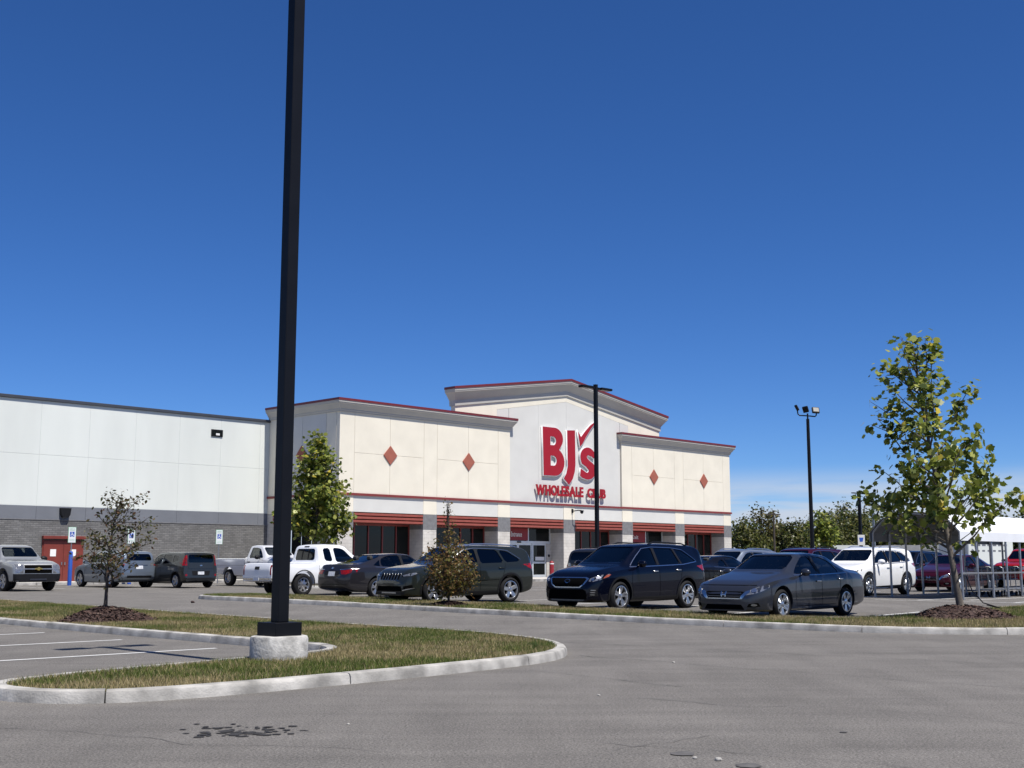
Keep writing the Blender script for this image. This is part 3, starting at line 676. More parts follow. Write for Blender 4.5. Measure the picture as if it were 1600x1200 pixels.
for k in range(4): B('pane', -15.27, 1.95 + k * 1.02, .14, -15.25, 2.9 + k * 1.02, 3.4, 'store_glass', fr)
B('right_end_wall', 22.9, .3, 0, 23.17, 9, 9.9, 'cream')
# ---- BJ's letters
def smooth_poly(p, it=2):
    return smooth_path(p, it)
def curve_letter(name, outers, holes, y, depth, rim):
    for grow, yy, dd, mats in ((rim, y + .02, depth, ['sign_white']), (0, y, .02, ['sign_red'])):
        cu = bpy.data.curves.new(name, 'CURVE'); cu.dimensions = '2D'; cu.fill_mode = 'BOTH'; cu.extrude = dd / 2; cu.offset = grow
        for pl in outers + holes:
            sp = cu.splines.new('POLY'); sp.points.add(len(pl) - 1); sp.use_cyclic_u = True
            for q, (a, b) in zip(sp.points, pl): q.co = (a, b, 0, 1)
        ob = bpy.data.objects.new('t', cu); COL.objects.link(ob); me = bpy.data.meshes.new_from_object(ob.evaluated_get(bpy.context.evaluated_depsgraph_get())); bpy.data.objects.remove(ob)
        for v in me.vertices: v.co = Vector((v.co.x, yy + dd / 2 - v.co.z, v.co.y))
        me.materials.clear(); me.materials.append(MATS[mats[0]]); me.update()
        if grow: par = link(name, me, STORE)
        else: link('letter_face', me, par)
def arc(cx, cz, rx, rz, a0, a1, n=10): return [(cx + rx * math.cos(rad(a0 + (a1 - a0) * i / n)), cz + rz * math.sin(rad(a0 + (a1 - a0) * i / n))) for i in range(n + 1)]
def rev(p): return list(reversed(p))
YS_ = YC - .17
Bo = [(.93, 6.97), (.86, 10.27)] + arc(2.05, 9.52, .86, .76, 88, -22, 10) + [(2.62, 8.92), (2.5, 8.78)] + arc(2.05, 7.93, 1.0, .95, 52, -90, 12)
Bh1 = [(1.62, 9.66), (1.62, 9.06)] + arc(1.92, 9.36, .28, .30, -80, 80, 8)
Bh2 = [(1.64, 8.35), (1.64, 7.66)] + arc(1.95, 8.0, .30, .345, -80, 80, 8)
curve_letter('sign_letter', [Bo], [Bh1, Bh2], YS_, .11, .045)
Jo = [(3.36, 10.2), (4.17, 10.26), (4.20, 7.9), (4.12, 7.35), (3.92, 6.88), (3.52, 6.42), (2.98, 6.85), (3.25, 7.2), (3.40, 7.7)]
curve_letter('sign_letter', [Jo], [], YS_, .11, .045)
Tk = [(4.52, 10.2), (4.82, 9.83), (5.3, 10.3), (5.85, 10.75), (6.55, 11.15), (5.9, 10.5), (5.4, 9.95), (5.0, 9.4), (4.72, 9.15), (4.62, 9.6)]
curve_letter('sign_letter', [Tk], [], YS_, .11, .04)
So = arc(5.55, 8.45, .82, .70, 25, 205, 12) + [(4.86, 8.0), (5.35, 7.78), (5.58, 7.6)] + arc(5.42, 7.52, .2, .16, 20, -110, 6) + [(5.02, 7.52), (4.78, 7.62), (4.68, 7.12), (4.95, 6.98)] + arc(5.5, 7.55, .88, .66, -110, 30, 12) + [(6.1, 8.05), (5.8, 8.18), (5.5, 8.36)] + rev(arc(5.6, 8.48, .17, .13, 20, 200, 6)) + [(5.86, 8.56), (6.2, 8.42)]
curve_letter('sign_letter', [So], [], YS_, .11, .045)
letters('WHOLESALE', .12, 4.97, 5.60, 6.33, YC - .225, .07, 'sign_red', 'sign_red', 'sign_letter', STORE, .042, .06)
letters('CLUB', 5.42, 7.40, 5.60, 6.28, YC - .225, .07, 'sign_red', 'sign_red', 'sign_letter', STORE, .042, .06)
for x0, x1 in ((.15, 4.95), (5.45, 7.38)):
    for k in range(4): xx = x0 + .2 + k * (x1 - x0 - .4) / 3; B('letter_bracket', xx - .015, YC - .15, 5.9, xx + .015, YC, 5.93, 'sign_white')
# security camera on the pier beside the entrance
cm = MB(); cm.tube([(3.84, .0, 4.62), (3.84, -.5, 4.66), (4.1, -.6, 4.66)], .035, 8); cm.sphere((4.14, -.62, 4.56), (.12, .12, .13), 0)
cm.lathe([(0, .07), (.14, .07), (.14, 0), (0, 0)], 12, 0, 'z', (4.14, -.62, 4.6)); cm.bbox(3.76, -.06, 4.5, 3.92, .0, 4.78, .01)
cm.build('security_camera', MATS['black_plastic'], STORE, 40)
# ---- white left wing, 7 m back
YL = 7.0
wj = [-63.8, -61.05, -58.3, -55.55, -52.8, -50.05, -47.3, -44.55, -41.8, -39.05, -36.3, -33.57, -30.82, -28.08, -25.33, -22.57, -19.82, -17.06, -15.9]
B('wall_core', -64, YL + .012, 0, -15.9, YL + 30, 9.62, 'joint_grey')
for a, b in zip(wj[:-1], wj[1:]):
    panel(a, 4.07, b, 6.78, 'white_wall', y=YL, t=.2, g=.006); panel(a, 6.78, b, 9.66, 'white_wall', y=YL, t=.2, g=.006)
    panel(a, 3.36, b, 4.07, 'band_grey', y=YL - .02, t=.2, g=.004)
B('brick_base', -64, YL - .05, -.1, -15.9, YL + .3, 3.36, 'grey_brick'); B('brick_ledge', -64, YL - .075, 3.345, -15.9, YL + .1, 3.39, 'pier_grey')
B('wall_cap', -64.1, YL - .1, 9.66, -15.9, YL + .5, 9.82, 'dark_cap', bev=.01)
wi = B('window', -20.50, YL - .05, 8.52, -19.72, YL + .1, 8.94, 'black_plastic'); B('pane', -20.42, YL - .065, 8.6, -19.80, YL - .05, 8.86, 'store_glass', wi)
B('notice', -20.2, YL - .07, 8.6, -19.95, YL - .066, 8.72, 'paper', wi)
dr = B('service_door', -30.42, YL - .12, 0, -28.15, YL, 2.30, 'door_red')
for k in range(2):
    x0 = -30.36 + k * 1.105
    l = B('door_leaf', x0, YL - .15, .03, x0 + 1.085, YL - .118, 2.24, 'door_red', dr, bev=.006)
    B('notice', x0 + .36, YL - .158, 1.45, x0 + .68, YL - .151, 1.82, 'paper', l); B('handle', x0 + (.98 if k == 0 else .05), YL - .2, 1.0, x0 + (1.03 if k == 0 else .10), YL - .15, 1.15, 'galvanised', l)
B('door_canopy', -30.46, YL - .3, 2.36, -28.11, YL - .05, 2.52, 'door_red', bev=.01)
MB().prism([(-29.57, 4.0), (-29.0, 4.0), (-29.04, 3.66), (-29.13, 3.50), (-29.44, 3.50), (-29.53, 3.66)], YL - .26, YL - .03, 'y').build('wall_lamp', MATS['black_plastic'], STORE)
MB().box(-29.42, YL - .24, 3.485, -29.15, YL - .05, 3.498).build('wall_lamp_lens', MATS['lens'], STORE)
# red bollard at the door
p = SW(.72, .9, .29); bo = empty('bollard', p); tag(bo, 'red steel bollard in front of the entrance doors', 'bollard')
MB().lathe([(0, 0), (.15, 0), (.15, .95), (.13, 1.02), (.07, 1.07), (0, 1.08)], 16).build('post', MATS['entry_red'], bo, 40); MB().lathe([(.155, .86), (.155, .93)], 16).build('reflector', MATS['sign_white'], bo, 40)
# ================================================================ vehicles
PAINTS = {}
def paint(name, col, metal=.35, rough=.32):
    if name not in PAINTS: PAINTS[name] = pm('paint_' + name, col, rough, metal, var=.03, vs_=1.2, coat=.5 if max(col) < .012 else .8, spec=.06 if max(col) < .3 else .3)
    return PAINTS[name]
def pchip(pts):
    x = np.array([p[0] for p in pts], float); y = np.array([p[1] for p in pts], float)
    h = np.diff(x); d = np.diff(y) / h; m = np.zeros(len(x)); m[0] = d[0]; m[-1] = d[-1]
    for i in range(1, len(x) - 1):
        if d[i - 1] * d[i] > 0: w1 = 2 * h[i] + h[i - 1]; w2 = h[i] + 2 * h[i - 1]; m[i] = (w1 + w2) / (w1 / d[i - 1] + w2 / d[i])
    def f(q):
        q = np.clip(q, x[0], x[-1]); i = np.clip(np.searchsorted(x, q) - 1, 0, len(x) - 2); t = (q - x[i]) / h[i]
        return (2 * t ** 3 - 3 * t ** 2 + 1) * y[i] + (t ** 3 - 2 * t ** 2 + t) * h[i] * m[i] + (-2 * t ** 3 + 3 * t ** 2) * y[i + 1] + (t ** 3 - t ** 2) * h[i] * m[i + 1]
    return f
def smoothlin(pts, sg):
    x = np.array([p[0] for p in pts], float); y = np.array([p[1] for p in pts], float); g = np.arange(x[0] - .5, x[-1] + .5, .005)
    v = np.interp(g, x, y)
    lo = g < x[0]; hi = g > x[-1]
    v[lo] = y[0] + (g[lo] - x[0]) * (y[1] - y[0]) / (x[1] - x[0]); v[hi] = y[-1] + (g[hi] - x[-1]) * (y[-1] - y[-2]) / (x[-1] - x[-2])
    k = np.arange(-int(3 * sg / .005), int(3 * sg / .005) + 1) * .005; w = np.exp(-.5 * (k / sg) ** 2); w /= w.sum()
    v = np.convolve(np.pad(v, len(k) // 2, mode='edge'), w, 'valid')
    return lambda q: np.interp(q, g, v)
def catmull(P, sub):
    P = [np.array(p, float) for p in P]; out = []
    for i in range(len(P) - 1):
        p0 = P[max(i - 1, 0)]; p1 = P[i]; p2 = P[i + 1]; p3 = P[min(i + 2, len(P) - 1)]
        for k in range(sub):
            t = k / sub; out.append(.5 * ((2 * p1) + (-p0 + p2) * t + (2 * p0 - 5 * p1 + 4 * p2 - p3) * t * t + (-p0 + 3 * p1 - 3 * p2 + p3) * t ** 3))
    out.append(P[-1]); return out
def loft(F, xs, shrink=0., floor=None):
    """closed body from station functions F = dict(top, belt, bot, w, wt)"""
    V = []; K = None
    for x in xs:
        zt = float(F['top'](x)) - shrink; zb = float(F['bot'](x)) if floor is None else floor; W = float(F['w'](x)) - shrink; wt = min(float(F['wt'](x)) - shrink, W * .985)
        zs = min(float(F['belt'](x)), zt - .035); hc = zt - zs; er = min(.085, hc * .45); d = zs - zb
        ws = W * .955 if hc > .2 else W * .955 + (.0) 
        ws = max(ws, wt + .01)
        ctl = [(0, zb), (.72 * W, zb), (.93 * W, zb + .03 * min(1, d)), (.975 * W, zb + .14 * d), (.992 * W, zb + .34 * d), (1.0 * W, zb + .55 * d), (.994 * W, zb + .72 * d), (.987 * W, zb + .88 * d), (ws, zs)]
        up = [(ws, zs), (ws + (wt - ws) * .5, zs + (hc - er) * .52), (wt, zt - er), (wt * .90, zt - er * .33), (wt * .68, zt - er * .10), (wt * .35, zt - er * .02), (0, zt)]
        half = catmull(ctl, 2)[:-1] + catmull(up, 3)
        K = len(half)
        ring = [(x, float(p[0]), float(p[1])) for p in half] + [(x, -float(p[0]), float(p[1])) for p in half[-2:0:-1]]
        V += ring
    R = 2 * K - 2; n = len(xs); Fc = []
    for i in range(n - 1):
        for k in range(R): Fc.append((i * R + k, i * R + (k + 1) % R, (i + 1) * R + (k + 1) % R, (i + 1) * R + k))
    for i, sgn in ((0, 1), (n - 1, -1)):
        ring = V[i * R:(i + 1) * R]; c = np.mean(np.array(ring), 0); V.append(tuple(c)); ci = len(V) - 1
        for k in range(R): f = (i * R + (k + 1) % R, i * R + k, ci); Fc.append(f if sgn > 0 else f[::-1])
    me = bpy.data.meshes.new('b'); me.from_pydata(V, [], Fc); bm = bmesh.new(); bm.from_mesh(me)
    bmesh.ops.recalc_face_normals(bm, faces=bm.faces); bm.to_mesh(me); bm.free(); return me
def mesh_from(mb):
    me = mb.mesh('c', []) if False else bpy.data.meshes.new('c'); me.from_pydata(mb.v, [], mb.f); bm = bmesh.new(); bm.from_mesh(me); bmesh.ops.recalc_face_normals(bm, faces=bm.faces); bm.to_mesh(me); bm.free(); return me
def boolean(me, cutters):
    ob = bpy.data.objects.new('tmp', me); COL.objects.link(ob); tmp = []
    for c in cutters:
        co = bpy.data.objects.new('tmpc', c); COL.objects.link(co); tmp.append(co); md = ob.modifiers.new('b', 'BOOLEAN'); md.operation = 'DIFFERENCE'; md.object = co; md.solver = 'MANIFOLD'
    out = bpy.data.meshes.new_from_object(ob.evaluated_get(bpy.context.evaluated_depsgraph_get()))
    for o in tmp + [ob]: bpy.data.objects.remove(o)
    return out
class Surf:
    def __init__(s, me):
        s.bvh = BVHTree.FromPolygons([v.co.copy() for v in me.vertices], [tuple(p.vertices) for p in me.polygons])
    def hit(s, axis, a, b, side=1):
        o, d = {'side': ((a, 3 * side, b), (0, -side, 0)), 'front': ((5, a, b), (-1, 0, 0)), 'rear': ((-5, a, b), (1, 0, 0)), 'top': ((a, b, 4), (0, 0, -1))}[axis]
        h = s.bvh.ray_cast(Vector(o), Vector(d))
        if h[0] is None:
            h = s.bvh.find_nearest(Vector({'side': (a, 1.0 * side, b), 'front': (2.3, a, b), 'rear': (-2.3, a, b), 'top': (a, b, 1.2)}[axis]))
        n = h[1]
        if n.dot(Vector(d)) > 0: n = -n
        return h[0], n
    def patch(s, poly, axis, off=.004, thick=.0, step=.07, side=1):
        bm = bmesh.new(); f = bm.faces.new([bm.verts.new((a, b, 0)) for a, b in poly])
        for ax in (0, 1):
            lo = min(p[ax] for p in poly); hi = max(p[ax] for p in poly); n = max(1, int(round((hi - lo) / step)))
            for k in range(1, n):
                q = lo + (hi - lo) * k / n
                bmesh.ops.bisect_plane(bm, geom=list(bm.verts) + list(bm.edges) + list(bm.faces), plane_co=(q, 0, 0) if ax == 0 else (0, q, 0), plane_no=(1, 0, 0) if ax == 0 else (0, 1, 0))
        bm.verts.index_update(); P = []; Nn = []
        for v in bm.verts: p, n = s.hit(axis, v.co.x, v.co.y, side); P.append(p); Nn.append(n)
        fs = [[v.index for v in f.verts] for f in bm.faces]; be = [[v.index for v in e.verts] for e in bm.edges if len(e.link_faces) == 1]; bm.free()
        mb = MB(); V = [p + n * off for p, n in zip(P, Nn)]
        if thick:
            m = len(V); V += [p + n * (off - thick) for p, n in zip(P, Nn)]; fs = fs + [[b, a, a + m, b + m] for a, b in be]
        mb.add(V, fs)
        # orient outwards
        me = mb
        if fs:
            f0 = fs[0]; nv = (V[f0[1]] - V[f0[0]]).cross(V[f0[2]] - V[f0[0]]); nn = Nn[f0[0]]
            if nv.dot(nn) < 0: mb.f = [tuple(reversed(f)) for f in mb.f]
        return mb
    def strip(s, pts, w, axis, off=.004, thick=.012, side=1):
        # ribbon of width w along a polyline
        out = MB()
        L = []; R = []; P = [Vector((*p, 0)) for p in pts]
        Q = []
        for i in range(len(P) - 1):
            k = max(1, int((P[i + 1] - P[i]).length / .1))
            for j in range(k): Q.append(P[i].lerp(P[i + 1], j / k))
        Q.append(P[-1]); V = []; 
        for i, p in enumerate(Q):
            t = (Q[min(i + 1, len(Q) - 1)] - Q[max(i - 1, 0)]).normalized(); nn = Vector((-t.y, t.x, 0)) * w / 2
            for sg in (-1, 1):
                h, n = s.hit(axis, p.x + nn.x * sg, p.y + nn.y * sg, side); V.append(h + n * off)
        fs = [(2 * i, 2 * i + 1, 2 * i + 3, 2 * i + 2) for i in range(len(Q) - 1)]
        return out.add(V, fs)
WHEELS = {}
def wheel_meshes(R, wid, style, rimmat):
    key = (R, wid, style, rimmat)
    if key in WHEELS: return WHEELS[key]
    rr = R * (.70 if style != 'steel' else .62); h = wid / 2
    t = MB().lathe([(rr, h - .012), (rr + .012, h), (rr + (R - rr) * .45, h + .012), (R - .035, h - .002), (R - .008, h - .03), (R, h - .06), (R, -h + .06), (R - .035, -h), (rr, -h)], 32, 0, 'y')
    for k in range(3): t.lathe([(R + .0015, h - .085 - k * .045), (R + .0015, h - .095 - k * .045)], 32, 1, 'y')
    t.lathe([(0, h - .11), (rr, h - .10)], 24, 1, 'y')
    tyre = t.mesh('tyre', [MATS['rubber'], MATS['gap']], 35)
    m = MB(); m.lathe([(rr + .004, h + .002), (rr - .012, h + .004), (rr - .02, h - .02), (rr - .028, h - .09)], 32, 0, 'y')
    def spoke(a, w0, w1, r0, r1, y0, y1):
        ca, sa = math.cos(a), math.sin(a); vs_ = []
        for r, w, y in ((r0, w0, y0), (r1, w1, y1)):
            for dw, dy in ((-w, -.03), (-w * .7, 0), (w * .7, 0), (w, -.03)): vs_.append((r * ca - dw * sa, y + dy, r * sa + dw * ca))
        m.add(vs_, [(0, 1, 5, 4), (1, 2, 6, 5), (2, 3, 7, 6)])
    n, kind = {'five': (5, 'w'), 'twin5': (5, 't'), 'seven': (7, 'w'), 'ten': (10, 'w'), 'six': (6, 't'), 'steel': (8, 's')}[style]
    for k in range(n):
        a = 2 * math.pi * k / n + math.pi / 2
        if kind == 'w': spoke(a, .045 * 5 / n + .012, .055 * 5 / n + .010, .05, rr - .015, h - .022, h - .006)
        elif kind == 't':
            for dd in (-.17, .17): spoke(a + dd * 5 / n, .022, .034, .05, rr - .015, h - .022, h - .006)
        else: spoke(a, .05, .03, .06, rr - .02, h - .02, h - .05)
    m.lathe([(0, h - .008), (.035, h - .008), (.065, h - .016), (.075, h - .04)], 16, 0, 'y')
    rim = m.mesh('rim', [MATS[rimmat]], 40); WHEELS[key] = (tyre, rim); return tyre, rim

def poly_mirror(p): return [(-a, b) for a, b in reversed(p)]
def scale_poly(p, k):
    cx = sum(a for a, b in p) / len(p); cy = sum(b for a, b in p) / len(p); return [(cx + (a - cx) * k, cy + (b - cy) * k) for a, b in p]
def round_poly(p, r=.3):
    q = []; n = len(p)
    for i in range(n):
        a, b, c = p[i - 1], p[i], p[(i + 1) % n]; la = math.dist(a, b); lc = math.dist(b, c); ra = min(.06, la * r); rc = min(.06, lc * r)
        q += [(b[0] + (a[0] - b[0]) * ra / la, b[1] + (a[1] - b[1]) * ra / la), (b[0] + (c[0] - b[0]) * rc / lc, b[1] + (c[1] - b[1]) * rc / lc)]
    return q
BODY = {}
def make_body(key, S):
    """shared by every car of one shape: returns (mesh data dict)"""
    F = dict(top=smoothlin(S['top'], S.get('sm', .05)), belt=pchip(S['belt']), bot=pchip(S['bot']), w=pchip(S['w']), wt=pchip(S['wt']))
    x0, x1 = S['top'][0][0], S['top'][-1][0]
    w0 = F['w']; fx, rx = S['axles']; fl = S.get('flare', .012)
    F['w'] = lambda x: w0(x) + fl * (math.exp(-((x - fx) / .42) ** 2) + math.exp(-((x - rx) / .42) ** 2))
    xs = list(np.arange(x0, x1, .07)) + [x1]
    for a, b in S.get('fine', []): xs += list(np.arange(a, b, .018))
    xs = sorted(set(round(float(x), 4) for x in xs)); xs = [x for i, x in enumerate(xs) if i == 0 or x - xs[i - 1] > .008]
    body = loft(F, xs); sf = Surf(body); R = S['R']; cut = []
    W = max(p[1] for p in S['w'])
    wl = MB()
    for ax in S['axles']:
        for sd in (-1, 1):
            pr = [(ax + (R + S.get('archgap', .065)) * math.cos(2 * math.pi * k / 28), R + .015 + (R + S.get('archgap', .065)) * math.sin(2 * math.pi * k / 28)) for k in range(28)]
            wl.prism(pr, sd * (W - .34), sd * (W + .3), 'y')
    cut.append(mesh_from(wl))
    if 'bed' in S:
        bx0, bx1, by, bz = S['bed']; cut.append(mesh_from(MB().box(bx0, -by, bz, bx1, by, 3)))
    c0, c1 = S['cabin']
    cxs = [c0 + (c1 - c0) * i / 24 for i in range(25)]
    cab = loft(F, cxs, .055, S.get('floor', .48)); cut.append(cab)
    mid = S.get('mid', (c0 + c1) / 2); win = []
    wpoly = {k: round_poly(p) for k, p in S['side_windows'].items()}
    for k, p in wpoly.items(): cut.append(mesh_from(MB().prism(p, -2.5, 2.5, 'y')))
    ws = round_poly(S['windshield']); cut.append(mesh_from(MB().prism(ws, mid, x1 + 1, 'x')))
    rw = round_poly(S['rear_window'])
    cut.append(mesh_from(MB().prism(rw, mid, x0 - 1, 'x')))
    out = boolean(body, cut)
    # everything that is not outer skin is dark trim
    idx = []; dark = np.zeros(len(out.polygons), int)
    for p in out.polygons:
        h = sf.bvh.find_nearest(p.center)
        if h[3] is None or h[3] > .008: dark[p.index] = 1
        elif p.center.z < F['bot'](p.center.x) + .045: dark[p.index] = 1
    if 'bed' in S:
        bx0, bx1, by, bz = S['bed']
    out.polygons.foreach_set('material_index', dark.tolist())
    out.polygons.foreach_set('use_smooth', [True] * len(out.polygons)); out.set_sharp_from_angle(angle=rad(32))
    parts = []       # (name, mesh, material or None for paint, parent name)
    def P(name, mb, mat, par=None, smooth=40): parts.append((name, mb.mesh(name, [MATS[mat]] if mat else [], smooth), mat, par))
    for k, p in wpoly.items():
        for sd in (1, -1): P('side_window', sf.patch(scale_poly(p, 1.05), 'side', -.012, 0, .1, sd), S.get('glass', {}).get(k, 'car_glass'))
    P('windshield', sf.patch(scale_poly(ws, 1.03), 'front', -.012, 0, .12), 'car_glass')
    P('rear_window', sf.patch(scale_poly(rw, 1.03), 'rear', -.012, 0, .12), S.get('glass', {}).get('back', 'car_glass'))
    for nm, axis, poly, mat, off, mirror in S['details']:
        st = .06
        if axis == 'side':
            for sd in (1, -1): P(nm, sf.patch(poly, 'side', off, .015, st, sd), mat)
        else:
            P(nm, sf.patch(poly, axis, off, .015, st), mat)
            if mirror: P(nm, sf.patch(poly_mirror(poly), axis, off, .015, st), mat)
    for nm, axis, pts, w, mat, mirror in S.get('strips', []):
        if axis == 'side':
            for sd in (1, -1): P(nm, sf.strip(pts, w, 'side', .003 if mat == 'gap' else .006, 0, sd), mat)
        else:
            P(nm, sf.strip(pts, w, axis, .006), mat)
            if mirror: P(nm, sf.strip([(-a, b) for a, b in pts], w, axis, .006), mat)
    for x, z in S['handles']:
        for sd in (1, -1):
            h, n = sf.hit('side', x, z, sd); m = MB().bbox(-.10, -.018, -.018, .10, .022, .018, .010); m.v = [(a + h.x, b * sd + h.y + sd * .012, c + h.z) for a, b, c in m.v]; P('door_handle', m, S.get('handle_mat'))
    mx, mz = S['mirror']
    for sd in (1, -1):
        h, n = sf.hit('side', mx, mz - .06, sd); ms = S.get('mirror_size', 1)
        m = MB().sphere((0, 0, 0), (.085 * ms, .125 * ms, .085 * ms), 0, 12, 8); m.v = [(max(a, -.03) , b, c) for a, b, c in m.v]
        m.v = [(a + mx, b + h.y + sd * .15 * ms, c + mz + .02) for a, b, c in m.v]; m.tube([(mx, h.y - sd * .03, mz - .07), (mx, h.y + sd * .1, mz - .02)], .022, 6); P('mirror', m, S.get('mirror_mat'))
    if 'arch_trim' in S:
        for ax in S['axles']:
            for sd in (1, -1):
                ra = R + S.get('archgap', .065); m = MB(); V = []; nk = 22; a0, a1 = -12, 192
                for k in range(nk + 1):
                    a = rad(a0 + (a1 - a0) * k / nk)
                    for r in (ra - .004, ra + S['arch_trim']):
                        h, n = sf.hit('side', ax + r * math.cos(a), max(R + .015 + r * math.sin(a), F['bot'](ax + r * math.cos(a)) + .03), sd); V.append((ax + r * math.cos(a), h.y + sd * .012, max(R + .015 + r * math.sin(a), .2)))
                m.add(V, [(2 * k, 2 * k + 1, 2 * k + 3, 2 * k + 2) if sd < 0 else (2 * k, 2 * k + 2, 2 * k + 3, 2 * k + 1) for k in range(nk)]); P('wheel_arch_trim', m, 'black_plastic')
    if S.get('rails'):
        a, b, yy = S['rails']
        for sd in (1, -1):
            pts = []
            for k in range(9): x = a + (b - a) * k / 8; h, n = sf.hit('top', x, sd * yy); pts.append((x, sd * yy, h.z + (.05 if 0 < k < 8 else .005)))
            P('roof_rail', MB().tube(pts, .02, 6), S.get('rail_mat', 'galvanised'))
    # cabin furniture
    zf = S['belt_in']
    for sx, rows in S['seats']:
        for yy in rows:
            m = MB(); m.bbox(sx - .1, yy - .24, .5, sx + .42, yy + .24, .72, .05); m.bbox(sx - .26, yy - .24, .6, sx - .08, yy + .24, zf + .20, .06); m.bbox(sx - .27, yy - .12, zf + .24, sx - .15, yy + .12, zf + .42, .04); m.tube([(sx - .2, yy, zf + .1), (sx - .2, yy, zf + .3)], .02, 6)
            P('seat', m, 'seat_cloth')
    d0 = S['dash']; wd = S['dash_w']; P('dashboard', MB().bbox(d0 - .32, -wd, zf - .35, d0 + .1, wd, zf + .0, .06), 'interior')
    st = MB(); pts = [(d0 - .42 + .07 * math.sin(a), .36 + .18 * math.cos(a), zf + .02 + .17 * math.sin(a)) for a in [2 * math.pi * k / 16 for k in range(17)]]; st.tube(pts, .016, 6); st.tube([(d0 - .42, .18, zf + .02), (d0 - .42, .54, zf + .02)], .018, 6); P('steering_wheel', st, 'interior')
    BODY[key] = (out, parts, sf); return BODY[key]
SPEC = {}
def car(kind, name, label, paintmat, loc, head, group=None, rim=None, cat='car', z=None, bodymat=None):
    S = SPEC[kind]
    if kind not in BODY: make_body(kind, S)
    body, parts, sf = BODY[kind]
    root = empty(name, (loc[0], loc[1], gz(*loc) if z is None else z), math.atan2(head[1], head[0])); tag(root, label, cat, group)
    b = body.copy(); b.materials.clear(); b.materials.append(paintmat); b.materials.append(MATS['black_plastic']); link('body', b, root)
    pm_ = {}
    for nm, me, mat, par in parts:
        if mat is None:
            me = me.copy(); me.materials.clear(); me.materials.append(paintmat)
        link(nm, me, root)
    ty, ri = wheel_meshes(S['R'], S.get('tw', .22), *(rim or S['rim'])); W = max(p[1] for p in S['w'])
    for ax in S['axles']:
        for sd in (1, -1):
            w = link('wheel', ty, root, loc=(ax, sd * (W - .125), S['R'])); w.rotation_euler = (0, random.uniform(0, 6.28) , 0) if sd > 0 else (0, random.uniform(0, 6.28), math.pi)
            link('rim', ri, w)
    return root
def by_rear(kind, P, u, m):
    """centre of a car whose near-side rear tyre touches the ground at P; u heading, m outward normal of that side"""
    S = SPEC[kind]; W = max(p[1] for p in S['w']); u = Vector(u).normalized(); m = Vector(m).normalized(); return Vector(P) - m * (W - .03) - u * S['axles'][1]
def bowtie(cx, cz, w, h): return [(cx - w, cz - h * .4), (cx - w * .35, cz - h * .4), (cx - w * .35, cz - h), (cx + w * .25, cz - h), (cx + w * .25, cz - h * .4), (cx + w, cz - h * .4), (cx + w * .8, cz + h * .4), (cx + w * .35, cz + h * .4), (cx + w * .35, cz + h), (cx - w * .25, cz + h), (cx - w * .25, cz + h * .4), (cx - w * .8, cz + h * .4)]
def hshape(cx, cz, w, h): return [(cx - w * 1.0, cz + h), (cx - w * .6, cz + h), (cx - w * .5, cz + h * .2), (cx + w * .5, cz + h * .2), (cx + w * .6, cz + h), (cx + w, cz + h), (cx + w * .8, cz - h), (cx + w * .45, cz - h), (cx + w * .5, cz - h * .25), (cx - w * .5, cz - h * .25), (cx - w * .45, cz - h), (cx - w * .8, cz - h)]
def oval(cx, cz, w, h, n=14): return [(cx + w * math.cos(2 * math.pi * k / n), cz + h * math.sin(2 * math.pi * k / n)) for k in range(n)]
def rect(a0, b0, a1, b1): return [(a0, b0), (a1, b0), (a1, b1), (a0, b1)]
